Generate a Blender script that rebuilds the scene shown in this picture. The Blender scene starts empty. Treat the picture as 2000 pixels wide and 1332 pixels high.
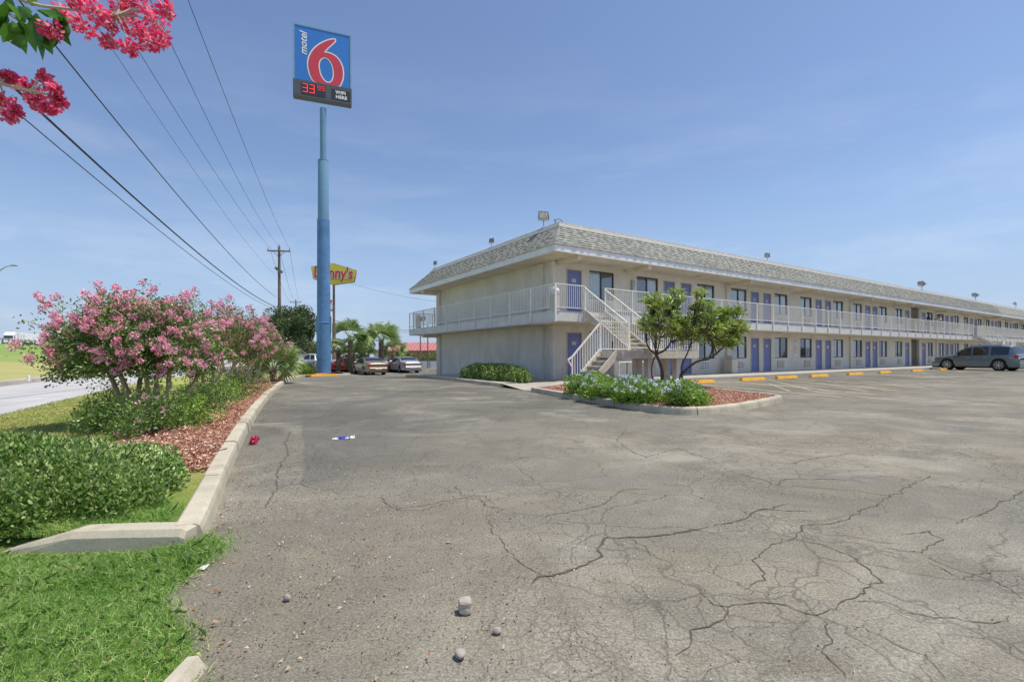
import bpy, math, random
import numpy as np
from mathutils import Vector, Matrix
random.seed(7); rng = np.random.default_rng(7)
PI = math.pi
S = bpy.context.scene
# ------------------------------------------------------------ camera, world, sun
H = 1.18; F = 944.4; HY = 694.5; TH = 0.0034
cam = bpy.data.cameras.new('camera'); cam.lens = 17; cam.sensor_width = 36; cam.sensor_fit = 'HORIZONTAL'
cam.shift_y = 28.5 / 2000; cam.clip_start = 0.05; cam.clip_end = 5000
co = bpy.data.objects.new('camera', cam); S.collection.objects.link(co)
co.location = (0, 0, H); co.rotation_euler = (PI / 2, TH, 0); S.camera = co
SUN_EL = math.radians(69); sun_h = Vector((0.97, -0.10, 0)).normalized()
w = bpy.data.worlds.new('World'); S.world = w; w.use_nodes = True
nt = w.node_tree; nt.nodes.clear()
N = lambda t, **k: nt.nodes.new(t)
sky = N('ShaderNodeTexSky'); sky.sky_type = 'NISHITA'; sky.sun_disc = False
sky.sun_elevation = SUN_EL; sky.sun_rotation = math.atan2(sun_h.x, sun_h.y)
sky.air_density = 1.15; sky.dust_density = .7; sky.ozone_density = 5.0; sky.altitude = 0
bg = N('ShaderNodeBackground'); bg.inputs['Strength'].default_value = 0.101
out = N('ShaderNodeOutputWorld')
tc = N('ShaderNodeTexCoord'); mp = N('ShaderNodeMapping'); mp.inputs['Scale'].default_value = (1.1, 2.4, 7)
nz = N('ShaderNodeTexNoise'); nz.inputs['Scale'].default_value = 1.7; nz.inputs['Detail'].default_value = 7; nz.inputs['Roughness'].default_value = .62
cr = N('ShaderNodeValToRGB'); cr.color_ramp.elements[0].position = .47; cr.color_ramp.elements[1].position = .78
cr.color_ramp.elements[1].color = (.34, .34, .34, 1)
sp = N('ShaderNodeSeparateXYZ'); mr = N('ShaderNodeMapRange')
mr.inputs['From Min'].default_value = .55; mr.inputs['From Max'].default_value = .05
mul = N('ShaderNodeMath'); mul.operation = 'MULTIPLY'
mix = N('ShaderNodeMix'); mix.data_type = 'RGBA'; mix.inputs['B'].default_value = (6.2, 6.6, 7.2, 1)
L = nt.links.new
L(tc.outputs['Generated'], mp.inputs['Vector']); L(mp.outputs[0], nz.inputs['Vector']); L(nz.outputs[0], cr.inputs[0])
L(tc.outputs['Generated'], sp.inputs[0]); L(sp.outputs[2], mr.inputs[0]); L(cr.outputs[0], mul.inputs[0]); L(mr.outputs[0], mul.inputs[1])
hz = N('ShaderNodeMix'); hz.data_type = 'RGBA'; hz.inputs['B'].default_value = (2.55, 3.6, 5.45, 1)
hr_ = N('ShaderNodeMapRange'); hr_.interpolation_type = 'SMOOTHSTEP'; hr_.inputs['From Min'].default_value = .36; hr_.inputs['From Max'].default_value = -.02; hr_.inputs['To Max'].default_value = .78
ti = N('ShaderNodeMix'); ti.data_type = 'RGBA'; ti.blend_type = 'MULTIPLY'; ti.inputs['Factor'].default_value = 1; ti.inputs['B'].default_value = (1.06, .975, .98, 1)
L(sp.outputs[2], hr_.inputs[0]); L(hr_.outputs[0], hz.inputs['Factor']); L(sky.outputs[0], ti.inputs['A']); L(ti.outputs['Result'], hz.inputs['A'])
L(mul.outputs[0], mix.inputs['Factor']); L(hz.outputs['Result'], mix.inputs['A']); L(mix.outputs['Result'], bg.inputs[0]); L(bg.outputs[0], out.inputs[0])
sl = bpy.data.lights.new('sun', 'SUN'); sl.energy = 3.1; sl.angle = math.radians(.5); sl.color = (1, .935, .81)
so = bpy.data.objects.new('sun', sl); S.collection.objects.link(so)
sd = Vector((sun_h.x * math.cos(SUN_EL), sun_h.y * math.cos(SUN_EL), math.sin(SUN_EL)))
so.rotation_euler = sd.to_track_quat('Z', 'Y').to_euler()
S.view_settings.view_transform = 'Standard'; S.view_settings.look = 'None'
S.view_settings.exposure = 0.54; S.view_settings.gamma = 1
S.cycles.max_bounces = 6; S.cycles.transparent_max_bounces = 12

# ------------------------------------------------------------ helpers
def ss(t): t = max(0., min(1., t)); return t * t * (3 - 2 * t)
def g(x, y): return -.35 * ss((y - 23) / 15) * ss((-x + 1) / 8)
def ray(px, py):
    u = px - 1000; v = HY - py
    return (u + v * TH) / F, (v - u * TH) / F
def gp(px, py, z=0):                       # pixel -> point on plane of height z above the ground
    a, b = ray(px, py); zz = z
    for _ in range(6):
        Y = (zz - H) / b; zz = z + g(a * Y, Y)
    return Vector((a * Y, Y, zz))
def dp(px, py, Y):
    a, b = ray(px, py); return Vector((a * Y, Y, H + b * Y))
def link(o): S.collection.objects.link(o); return o
def tag(o, label=None, cat=None, group=None, kind=None):
    if label: o['label'] = label
    if cat: o['category'] = cat
    if group: o['group'] = group
    if kind: o['kind'] = kind
    return o
def empty(name, loc=(0, 0, 0), rz=0, label=None, cat=None, group=None):
    o = bpy.data.objects.new(name, None); o.empty_display_size = .2; link(o); o.location = loc; o.rotation_euler = (0, 0, rz)
    return tag(o, label, cat, group)
def mk(name, V, Fc, mat, parent=None, smooth=False, loc=None):
    me = bpy.data.meshes.new(name); me.from_pydata([tuple(v) for v in V], [], Fc); me.update()
    if smooth: me.polygons.foreach_set('use_smooth', [True] * len(me.polygons)); me.set_sharp_from_angle(angle=.8)
    me.materials.append(mat); o = bpy.data.objects.new(name, me); link(o); o.parent = parent
    if loc is not None: o.location = loc
    return o
def mknp(name, V, Q, mat, parent=None, smooth=False):
    me = bpy.data.meshes.new(name); n = len(V); m, k = Q.shape
    me.vertices.add(n); me.vertices.foreach_set('co', V.astype(np.float32).ravel())
    me.loops.add(m * k); me.loops.foreach_set('vertex_index', Q.astype(np.int32).ravel())
    me.polygons.add(m); me.polygons.foreach_set('loop_start', np.arange(0, m * k, k, dtype=np.int32))
    me.polygons.foreach_set('loop_total', np.full(m, k, dtype=np.int32))
    if smooth: me.polygons.foreach_set('use_smooth', np.ones(m, dtype=bool))
    me.update(calc_edges=True); me.validate(); me.materials.append(mat)
    o = bpy.data.objects.new(name, me); link(o); o.parent = parent; return o
def copy_tree(o, parent=None):
    c = o.copy(); link(c); c.parent = parent
    for ch in list(o.children): copy_tree(ch, c)
    return c
class MB:
    def __init__(s): s.V = []; s.F = []
    def add(s, V, Fc, M=None):
        n = len(s.V)
        for v in V:
            v = Vector(v); s.V.append(M @ v if M is not None else v)
        s.F += [[i + n for i in f] for f in Fc]; return s
    def box(s, x0, x1, y0, y1, z0, z1, M=None):
        V = [(x, y, z) for z in (z0, z1) for y in (y0, y1) for x in (x0, x1)]
        return s.add(V, [(0, 2, 3, 1), (4, 5, 7, 6), (0, 1, 5, 4), (2, 6, 7, 3), (0, 4, 6, 2), (1, 3, 7, 5)], M)
    def bbox(s, x0, x1, y0, y1, z0, z1, b, M=None):   # chamfered box
        V = []; ids = {}
        xs = (x0, x1); ys = (y0, y1); zs = (z0, z1)
        for i in (0, 1):
            for j in (0, 1):
                for k in (0, 1):
                    sx = b if i == 0 else -b; sy = b if j == 0 else -b; sz = b if k == 0 else -b
                    ids[(i, j, k)] = len(V)
                    V += [(xs[i], ys[j] + sy, zs[k] + sz), (xs[i] + sx, ys[j], zs[k] + sz), (xs[i] + sx, ys[j] + sy, zs[k])]
        Fc = []; I = ids
        for a in (0, 1):
            q = [I[(a, 0, 0)], I[(a, 1, 0)], I[(a, 1, 1)], I[(a, 0, 1)]]; Fc.append(q if a else q[::-1])
            q = [I[(0, a, 0)] + 1, I[(1, a, 0)] + 1, I[(1, a, 1)] + 1, I[(0, a, 1)] + 1]; Fc.append(q[::-1] if a else q)
            q = [I[(0, 0, a)] + 2, I[(1, 0, a)] + 2, I[(1, 1, a)] + 2, I[(0, 1, a)] + 2]; Fc.append(q if a else q[::-1])
        for a in (0, 1):
            for c in (0, 1):
                Fc.append([I[(a, c, 0)], I[(a, c, 0)] + 1, I[(a, c, 1)] + 1, I[(a, c, 1)]])
                Fc.append([I[(a, 0, c)], I[(a, 0, c)] + 2, I[(a, 1, c)] + 2, I[(a, 1, c)]])
                Fc.append([I[(0, a, c)] + 1, I[(0, a, c)] + 2, I[(1, a, c)] + 2, I[(1, a, c)] + 1])
                for k in (0, 1):
                    b0 = I[(a, c, k)]; Fc.append([b0, b0 + 1, b0 + 2])
        return s.add(V, Fc, M)
    def tube(s, P, R, n=6, cap=True):
        P = [Vector(p) for p in P]
        if not isinstance(R, (list, tuple)): R = [R] * len(P)
        base = len(s.V); up = None
        for i, p in enumerate(P):
            t = (P[min(i + 1, len(P) - 1)] - P[max(i - 1, 0)])
            t = t.normalized() if t.length > 1e-9 else Vector((0, 0, 1))
            if up is None: up = t.orthogonal().normalized()
            a = (up - t * up.dot(t)); a = a.normalized() if a.length > 1e-6 else t.orthogonal().normalized(); up = a
            b = t.cross(a)
            for k in range(n):
                an = 2 * PI * k / n; s.V.append(p + (a * math.cos(an) + b * math.sin(an)) * R[i])
        for i in range(len(P) - 1):
            for k in range(n):
                k2 = (k + 1) % n; s.F.append([base + i * n + k, base + i * n + k2, base + (i + 1) * n + k2, base + (i + 1) * n + k])
        if cap:
            s.F.append([base + k for k in range(n)][::-1]); e = base + (len(P) - 1) * n; s.F.append([e + k for k in range(n)])
        return s
    def bar(s, a, b, w, h=None, up=(0, 0, 1)):        # rectangular bar between two points
        a = Vector(a); b = Vector(b); h = h or w; t = (b - a).normalized(); u = Vector(up)
        if abs(t.dot(u)) > .99: u = Vector((0, 1, 0))
        sd_ = t.cross(u).normalized(); u = sd_.cross(t)
        V = [p + sd_ * (w / 2 * i) + u * (h / 2 * j) for p in (a, b) for i, j in ((-1, -1), (1, -1), (1, 1), (-1, 1))]
        return s.add(V, [(0, 1, 2, 3), (7, 6, 5, 4), (0, 4, 5, 1), (1, 5, 6, 2), (2, 6, 7, 3), (3, 7, 4, 0)])
    def prism(s, pts, z0, z1, M=None):
        n = len(pts); V = [(x, y, z0) for x, y in pts] + [(x, y, z1) for x, y in pts]
        return s.add(V, [list(range(n))[::-1], list(range(n, 2 * n))] + [[i, (i + 1) % n, n + (i + 1) % n, n + i] for i in range(n)], M)
    def lathe(s, prof, n=16, M=None):                 # prof: (r, z)
        V = []; Fc = []
        for r, z in prof:
            for k in range(n): a = 2 * PI * k / n; V.append((r * math.cos(a), r * math.sin(a), z))
        for i in range(len(prof) - 1):
            for k in range(n): Fc.append([i * n + k, i * n + (k + 1) % n, (i + 1) * n + (k + 1) % n, (i + 1) * n + k])
        Fc.append(list(range(n))[::-1]); Fc.append([(len(prof) - 1) * n + k for k in range(n)])
        return s.add(V, Fc, M)
    def build(s, name, mat, parent=None, smooth=False, loc=None): return mk(name, s.V, s.F, mat, parent, smooth, loc)
def offpath(path, d):                                  # offset a 2-D polyline to its left by d
    out_ = []
    for i, p in enumerate(path):
        a = Vector(path[max(i - 1, 0)][:2]); b = Vector(path[min(i + 1, len(path) - 1)][:2])
        t = (b - a).normalized(); out_.append((p[0] - t.y * d, p[1] + t.x * d))
    return out_
def resample(path, step):
    o_ = []; path = [Vector(p[:2]) for p in path]
    for a, b in zip(path[:-1], path[1:]):
        n = max(1, int((b - a).length / step))
        for k in range(n): o_.append(a.lerp(b, k / n))
    o_.append(path[-1]); return o_
def smoothpath(path, it=2):
    p = [Vector(q[:2]) for q in path]
    for _ in range(it):
        q = [p[0]]
        for a, b in zip(p[:-1], p[1:]): q += [a.lerp(b, .25), a.lerp(b, .75)]
        q.append(p[-1]); p = q
    return p

# ------------------------------------------------------------ materials
def newmat(name):
    m = bpy.data.materials.new(name); m.use_nodes = True; t = m.node_tree
    return m, t, t.nodes['Principled BSDF']
def nd(t, kind, ins=None, **kw):
    n = t.nodes.new(kind)
    for k, v in kw.items(): setattr(n, k, v)
    for k, v in (ins or {}).items():
        if isinstance(v, bpy.types.NodeSocket): t.links.new(v, n.inputs[k])
        else: n.inputs[k].default_value = v
    return n
def ramp(t, fac, stops):
    n = t.nodes.new('ShaderNodeValToRGB'); t.links.new(fac, n.inputs[0]); e = n.color_ramp.elements
    while len(e) < len(stops): e.new(.5)
    for i, (p, c) in enumerate(stops):
        e[i].position = p; c = c if not isinstance(c, (int, float)) else (c, c, c); e[i].color = (*c[:3], 1)
    return n.outputs[0]
def mixc(t, fac, a, b, mode='MIX'):
    n = t.nodes.new('ShaderNodeMix'); n.data_type = 'RGBA'; n.blend_type = mode
    for k, v in (('Factor', fac), ('A', a), ('B', b)):
        if isinstance(v, bpy.types.NodeSocket): t.links.new(v, n.inputs[k])
        else: n.inputs[k].default_value = v if isinstance(v, float) else (*v[:3], 1)
    return n.outputs['Result']
def noise(t, vec, scale, detail=4, rough=.55, dist=0):
    return nd(t, 'ShaderNodeTexNoise', {'Vector': vec, 'Scale': float(scale), 'Detail': float(detail), 'Roughness': rough, 'Distortion': float(dist)}).outputs[0]
def objc(t, scale=None):
    c = nd(t, 'ShaderNodeTexCoord').outputs['Object']
    if scale: c = nd(t, 'ShaderNodeMapping', {'Vector': c, 'Scale': scale}).outputs[0]
    return c
def bump(t, h, b, strength=.3, dist=.01):
    n = nd(t, 'ShaderNodeBump', {'Height': h, 'Strength': strength, 'Distance': dist}); t.links.new(n.outputs[0], b.inputs['Normal'])
def simple(name, col, rough=.6, var=.12, scale=6, metal=0, bmp=0, spec=.5, coat=0):
    m, t, b = newmat(name); c = objc(t); n = noise(t, c, scale, 6, .65)
    lo = [max(0, v * (1 - var * 1.6)) for v in col]; hi = [v * (1 + var) for v in col]
    t.links.new(ramp(t, n, [(.3, lo), (.7, hi)]), b.inputs['Base Color'])
    b.inputs['Roughness'].default_value = rough; b.inputs['Metallic'].default_value = metal; b.inputs['Specular IOR Level'].default_value = spec
    b.inputs['Coat Weight'].default_value = coat
    if bmp: bump(t, noise(t, c, scale * 8, 3), b, bmp, .01)
    return m
def leafmat(name, cols, rough=.5, transl=.25):
    m, t, b = newmat(name); r = nd(t, 'ShaderNodeNewGeometry').outputs['Random Per Island']
    n = noise(t, objc(t), 1.7, 3)
    f = nd(t, 'ShaderNodeMath', {0: r, 1: n}, operation='ADD').outputs[0]
    f = nd(t, 'ShaderNodeMath', {0: f, 1: .62}, operation='MULTIPLY').outputs[0]
    k = len(cols) - 1; col = ramp(t, f, [(.15 + .7 * i / k, c) for i, c in enumerate(cols)])
    t.links.new(col, b.inputs['Base Color']); b.inputs['Roughness'].default_value = rough
    tr = nd(t, 'ShaderNodeBsdfTranslucent', {'Color': col}); mx = nd(t, 'ShaderNodeMixShader', {0: transl})
    t.links.new(b.outputs[0], mx.inputs[1]); t.links.new(tr.outputs[0], mx.inputs[2])
    t.links.new(mx.outputs[0], t.nodes['Material Output'].inputs[0]); return m
M = {}
def asphalt():
    m, t, b = newmat('asphalt'); c = objc(t)
    def math_(op, a, b_=0., c_=None):
        ins = {0: a, 1: b_}
        if c_ is not None: ins[2] = c_
        return nd(t, 'ShaderNodeMath', ins, operation=op).outputs[0]
    big = noise(t, c, .16, 4, .6, .6); mid = noise(t, c, .9, 8, .72, .4); fine = noise(t, c, 70, 3, 1.0); fine2 = noise(t, c, 240, 1, .9)
    col = ramp(t, mid, [(.28, (.165, .148, .116)), (.5, (.228, .208, .168)), (.72, (.31, .286, .236))])
    sep = nd(t, 'ShaderNodeSeparateXYZ', {0: c})
    # darker, smoother sealed surface: close to the building and in the left lane
    u = math_('ADD', math_('MULTIPLY', sep.outputs[0], .838), math_('MULTIPLY', sep.outputs[1], .5456))
    v = math_('ADD', math_('MULTIPLY', sep.outputs[0], -.5456), math_('MULTIPLY', sep.outputs[1], .838))
    vv = math_('ADD', v, math_('MULTIPLY', math_('SUBTRACT', big, .5), 9.))
    seal = ramp(t, nd(t, 'ShaderNodeMapRange', {0: vv, 1: 4.5, 2: 8.5}).outputs[0], [(0, 0), (.5, .35), (1, .8)])
    col = mixc(t, seal, col, (.112, .109, .098))
    big2 = noise(t, nd(t, 'ShaderNodeMapping', {'Vector': c, 'Rotation': (0, 0, .45), 'Scale': (.16, .75, 1)}).outputs[0], 1.1, 5, .6, .5)
    col = mixc(t, ramp(t, noise(t, c, .33, 6, .7, 1.2), [(.42, .45), (.5, 0), (.58, 0)]), col, (.15, .148, .138))
    col = mixc(t, ramp(t, noise(t, nd(t, 'ShaderNodeVectorMath', {0: c, 1: (31., 7., 0)}, operation='ADD').outputs[0], .5, 7, .72, 1.), [(.5, 0), (.66, .65)]), col, (.36, .34, .295))
    col = mixc(t, ramp(t, big2, [(.46, 0), (.66, .6)]), col, (.165, .162, .150))
    col = mixc(t, ramp(t, big, [(.50, 0), (.75, .55)]), col, (.36, .33, .27))
    # dirt near the lawn, streaky
    dx = math_('DIVIDE', math_('ADD', sep.outputs[0], 1.0), 1.55); dy = math_('DIVIDE', math_('SUBTRACT', sep.outputs[1], 2.7), 2.1)
    dd = math_('SQRT', math_('ADD', math_('MULTIPLY', dx, dx), math_('MULTIPLY', dy, dy)))
    dn = noise(t, c, 1.6, 6, .7); dd = math_('ADD', dd, math_('MULTIPLY', math_('SUBTRACT', dn, .5), 1.6))
    dirt = ramp(t, dd, [(.3, .62), (1.35, 0)])
    col = mixc(t, dirt, col, mixc(t, noise(t, c, 5, 8, .75), (.070, .060, .047), (.27, .245, .20)))
    nn_ = math_('ADD', math_('MULTIPLY', sep.outputs[0], .917), math_('MULTIPLY', sep.outputs[1], .4)); ll_ = math_('ADD', math_('MULTIPLY', sep.outputs[0], -.4), math_('MULTIPLY', sep.outputs[1], .917))
    wob = math_('MULTIPLY', math_('SUBTRACT', noise(t, c, .8, 4, .6), .5), 1.1); e1 = ramp(t, math_('ADD', nn_, math_('MULTIPLY', wob, .12)), [(.0, 0), (.04, 1)]); e2 = ramp(t, nd(t, 'ShaderNodeMapRange', {0: math_('ADD', nn_, wob), 1: 1.0, 2: 2.3}).outputs[0], [(0, 1), (1, 0)])
    e3 = ramp(t, nd(t, 'ShaderNodeMapRange', {0: math_('ADD', ll_, wob), 1: 4.7, 2: 5.3}).outputs[0], [(0, 0), (1, 1)]); e4 = ramp(t, nd(t, 'ShaderNodeMapRange', {0: math_('ADD', ll_, wob), 1: 10., 2: 13.}).outputs[0], [(0, 1), (1, 0)])
    pm = mixc(t, 1., mixc(t, 1., e1, e2, 'MULTIPLY'), mixc(t, 1., e3, e4, 'MULTIPLY'), 'MULTIPLY')
    col = mixc(t, nd(t, 'ShaderNodeMath', {0: pm, 1: .62}, operation='MULTIPLY').outputs[0], col, (.118, .116, .108))
    oil = nd(t, 'ShaderNodeTexVoronoi', {'Vector': nd(t, 'ShaderNodeVectorMath', {0: c, 1: (.3, .7, 0)}, operation='ADD').outputs[0], 'Scale': .55, 'Randomness': 1.}).outputs['Distance']
    col = mixc(t, ramp(t, math_('ADD', oil, math_('MULTIPLY', math_('SUBTRACT', dn, .5), .22)), [(.06, .45), (.13, 0)]), col, (.07, .065, .055))
    # tyre scuffs
    sc = noise(t, nd(t, 'ShaderNodeMapping', {'Vector': c, 'Rotation': (0, 0, -.95), 'Scale': (.6, 9, 1)}).outputs[0], 1.0, 4, .6, .8)
    col = mixc(t, ramp(t, sc, [(.60, 0), (.72, .28)]), col, (.12, .12, .12))
    # speckled aggregate
    col = mixc(t, .75, col, ramp(t, fine, [(.34, .35), (.5, 1.0), (.64, 1.75)]), 'MULTIPLY')
    col = mixc(t, .45, col, ramp(t, fine2, [(.3, .6), (.7, 1.45)]), 'MULTIPLY')
    # cracks, two sizes, only where the surface is worn
    dist = noise(t, c, 2.2, 5, .65)
    cd = nd(t, 'ShaderNodeVectorMath', {0: c, 1: nd(t, 'ShaderNodeVectorMath', {0: nd(t, 'ShaderNodeTexNoise', {'Vector': c, 'Scale': 3.5, 'Detail': 3., 'Roughness': .55}).outputs[1], 'Scale': .26}, operation='SCALE').outputs[0]}, operation='ADD').outputs[0]
    def crk(scale, wdt, lo, hi, ms):
        vo = nd(t, 'ShaderNodeTexVoronoi', {'Vector': cd, 'Scale': scale}, feature='DISTANCE_TO_EDGE').outputs['Distance']
        line = ramp(t, vo, [(0, 1), (wdt, 0)]); mk_ = ramp(t, noise(t, c, ms, 3, .6), [(lo, 0), (hi, 1)])
        return mixc(t, 1.0, line, mk_, 'MULTIPLY')
    k1 = crk(1.1, .012, .30, .48, .35); k2 = crk(4.2, .030, .42, .56, .45); k3 = crk(15., .075, .48, .60, .7)
    kk = mixc(t, 1.0, mixc(t, 1.0, mixc(t, 1.0, k1, k2, 'LIGHTEN'), k3, 'LIGHTEN'), ramp(t, dd, [(.3, .25), (1.1, 1)]), 'MULTIPLY')
    col = mixc(t, nd(t, 'ShaderNodeMath', {0: kk, 1: .48}, operation='MULTIPLY').outputs[0], col, (.055, .05, .044))
    col = mixc(t, 1., col, (.97, .965, .915), 'MULTIPLY')
    t.links.new(col, b.inputs['Base Color']); b.inputs['Roughness'].default_value = .88; b.inputs['Specular IOR Level'].default_value = .25
    h = math_('SUBTRACT', math_('MULTIPLY', fine, .5), math_('MULTIPLY', kk, 1.2)); h = math_('ADD', h, math_('MULTIPLY', mid, .8))
    bump(t, h, b, .55, .006); return m
M['asphalt'] = asphalt()
def concrete(name, col, stain=(.12, .11, .095), sc=3.):
    m, t, b = newmat(name); c = objc(t); n = noise(t, c, sc, 8, .7); n2 = noise(t, c, sc * .35, 5, .6, .5); f = noise(t, c, 120, 2, .8)
    k = ramp(t, n, [(.3, [v * .8 for v in col]), (.7, [v * 1.1 for v in col])])
    k = mixc(t, ramp(t, n2, [(.46, 0), (.72, .6)]), k, stain); k = mixc(t, .35, k, ramp(t, f, [(.3, .6), (.7, 1.3)]), 'MULTIPLY')
    t.links.new(k, b.inputs['Base Color']); b.inputs['Roughness'].default_value = .85; b.inputs['Specular IOR Level'].default_value = .3
    bump(t, noise(t, c, 30, 6, .75), b, .5, .006); return m
M['kerb'] = concrete('kerb_concrete', (.55, .50, .385), (.20, .18, .14))
M['walk'] = concrete('sidewalk_concrete', (.46, .43, .37), (.30, .28, .24), 1.2)
M['road'] = concrete('road_concrete', (.50, .49, .48), (.38, .37, .36), .5)
def grassm(name, c1, c2, c3, s=1.):
    m, t, b = newmat(name); c = objc(t); n = noise(t, c, .45 * s, 5, .6); f = noise(t, c, 34, 5, .8)
    k = ramp(t, n, [(.36, c1), (.5, c2), (.64, c3)]); k = mixc(t, .7, k, ramp(t, f, [(.3, .45), (.7, 1.5)]), 'MULTIPLY')
    t.links.new(k, b.inputs['Base Color']); b.inputs['Roughness'].default_value = .9; b.inputs['Specular IOR Level'].default_value = .1
    bump(t, f, b, .9, .04); return m
M['verge'] = grassm('verge_grass', (.20, .33, .06), (.38, .40, .12), (.52, .45, .21))
M['lawn'] = grassm('lawn_soil', (.16, .26, .05), (.20, .30, .07), (.28, .27, .13), 3)
def bank():
    m, t, b = newmat('bank_grass'); c = objc(t); sep = nd(t, 'ShaderNodeSeparateXYZ', {0: c}); n = noise(t, nd(t, 'ShaderNodeMapping', {'Vector': c, 'Rotation': (0, 0, .5), 'Scale': (.6, .12, 1)}).outputs[0], .5, 6, .65)
    hz = nd(t, 'ShaderNodeMapRange', {0: sep.outputs[2], 1: 0., 2: 4.}).outputs[0]
    f = nd(t, 'ShaderNodeMath', {0: hz, 1: nd(t, 'ShaderNodeMath', {0: n, 1: .5}, operation='SUBTRACT').outputs[0]}, operation='ADD').outputs[0]
    k = ramp(t, f, [(0, (.42, .37, .16)), (.25, (.28, .33, .10)), (.55, (.20, .30, .08)), (1, (.24, .37, .07))])
    k = mixc(t, .5, k, ramp(t, noise(t, c, 9, 6, .8), [(.3, .6), (.7, 1.35)]), 'MULTIPLY')
    t.links.new(k, b.inputs['Base Color']); b.inputs['Roughness'].default_value = .9; b.inputs['Specular IOR Level'].default_value = .1; return m
M['bank'] = bank()
def mulchm():
    m, t, b = newmat('mulch_bed'); c = objc(t); n = noise(t, c, 26, 5, .8, 1.5)
    t.links.new(ramp(t, n, [(.3, (.17, .065, .045)), (.5, (.36, .16, .10)), (.7, (.52, .29, .20))]), b.inputs['Base Color'])
    b.inputs['Roughness'].default_value = .9; bump(t, n, b, 1., .03); return m
M['mulch'] = mulchm()
M['chip'] = leafmat('mulch_chip', [(.20, .08, .05), (.40, .18, .115), (.55, .29, .19), (.72, .50, .38)], .8, 0.)
def stucco():
    m, t, b = newmat('stucco'); c = objc(t)
    n = noise(t, c, .7, 7, .65, .3); st = noise(t, nd(t, 'ShaderNodeMapping', {'Vector': c, 'Scale': (1.6, 1.6, .25)}).outputs[0], 1.1, 6, .7)
    k = ramp(t, n, [(.3, (.63, .60, .525)), (.7, (.78, .75, .68))]); k = mixc(t, ramp(t, st, [(.50, 0), (.80, .5)]), k, (.50, .45, .36))
    k = mixc(t, .22, k, ramp(t, noise(t, c, 9, 6, .8), [(.3, .6), (.7, 1.3)]), 'MULTIPLY')
    t.links.new(k, b.inputs['Base Color']); b.inputs['Roughness'].default_value = .92; b.inputs['Specular IOR Level'].default_value = .2
    bump(t, noise(t, c, 38, 6, .8), b, .8, .02); return m
M['stucco'] = stucco()
M['soffit'] = simple('soffit_paint', (.72, .64, .50), .85, .12, 1.5, bmp=.1)
M['paint'] = simple('white_trim_paint', (.82, .82, .80), .55, .08, 2.5)
M['rail'] = simple('rail_paint', (.84, .81, .73), .5, .10, 9)
M['steel'] = simple('weathered_steel_paint', (.60, .55, .46), .6, .15, 6)
M['slab'] = simple('slab_edge_paint', (.66, .65, .60), .7, .10, 2)
M['door'] = simple('periwinkle_door_paint', (.155, .19, .43), .5, .06, 2)
M['trimb'] = simple('door_frame_paint', (.50, .45, .37), .6, .08, 5)
M['alum'] = simple('window_aluminium', (.10, .10, .095), .4, .1, 8, .6)
M['ac'] = simple('vent_grille_paint', (.58, .55, .47), .6, .08, 8)
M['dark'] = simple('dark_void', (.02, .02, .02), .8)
M['white'] = simple('white_plastic', (.78, .78, .76), .5, .05)
M['curtain'] = simple('curtain_cloth', (.86, .88, .86), .9, .12, 3)
M['yellow'] = simple('yellow_kerb_paint', (.80, .40, .035), .65, .12, 5, bmp=.3)
def linem():
    m, t, b = newmat('faded_yellow_line'); c = objc(t); n = noise(t, c, 5, 8, .8)
    t.links.new(ramp(t, n, [(.34, (.27, .24, .18)), (.52, (.66, .50, .26))]), b.inputs['Base Color']); b.inputs['Roughness'].default_value = .85; return m
M['line'] = linem()
def linef():
    m, t, b = newmat('ghost_line'); c = objc(t); n = noise(t, c, 3, 8, .8)
    t.links.new(ramp(t, n, [(.38, (.19, .175, .145)), (.6, (.46, .40, .29))]), b.inputs['Base Color']); b.inputs['Roughness'].default_value = .85; return m
M['linef'] = linef()
def shingle(axis):
    m, t, b = newmat('shingles'); c = objc(t); sep = nd(t, 'ShaderNodeSeparateXYZ', {0: c})
    cc = nd(t, 'ShaderNodeCombineXYZ', {0: sep.outputs[axis], 1: sep.outputs[2]}).outputs[0]
    br = nd(t, 'ShaderNodeTexBrick', {'Vector': cc, 'Color1': (.33, .335, .30, 1), 'Color2': (.215, .218, .195, 1), 'Mortar': (.10, .10, .09, 1), 'Scale': 1., 'Mortar Size': .008, 'Brick Width': .30, 'Row Height': .129, 'Bias': -.15})
    k = mixc(t, .6, br.outputs[0], ramp(t, noise(t, c, 30, 4, .8), [(.3, .6), (.7, 1.35)]), 'MULTIPLY')
    k = mixc(t, .4, k, ramp(t, noise(t, c, .6, 4), [(.3, .85), (.7, 1.12)]), 'MULTIPLY')
    t.links.new(k, b.inputs['Base Color']); b.inputs['Roughness'].default_value = .95; b.inputs['Specular IOR Level'].default_value = .15
    bump(t, br.outputs[1], b, -.4, .01); return m
M['shx'] = shingle(0); M['shy'] = shingle(1)
def glassm(name, tint=(.5, .55, .6), tr=.45):
    m, t, b = newmat(name); b.inputs['Base Color'].default_value = (.02, .025, .03, 1); b.inputs['Roughness'].default_value = .04
    tp = nd(t, 'ShaderNodeBsdfTransparent', {'Color': (*tint, 1)}); mx = nd(t, 'ShaderNodeMixShader', {0: tr})
    t.links.new(b.outputs[0], mx.inputs[1]); t.links.new(tp.outputs[0], mx.inputs[2]); t.links.new(mx.outputs[0], t.nodes['Material Output'].inputs[0])
    b.inputs['Specular IOR Level'].default_value = 1.; b.inputs['Coat Weight'].default_value = 1.; b.inputs['Coat Roughness'].default_value = .02; return m
M['glass'] = glassm('window_glass', (.92, .95, .97), .55)
gb_ = M['glass'].node_tree.nodes['Principled BSDF']; gb_.inputs['Base Color'].default_value = (.42, .47, .52, 1); gb_.inputs['Metallic'].default_value = .75
M['carglass'] = glassm('car_glass', (.3, .33, .35), .3)
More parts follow.
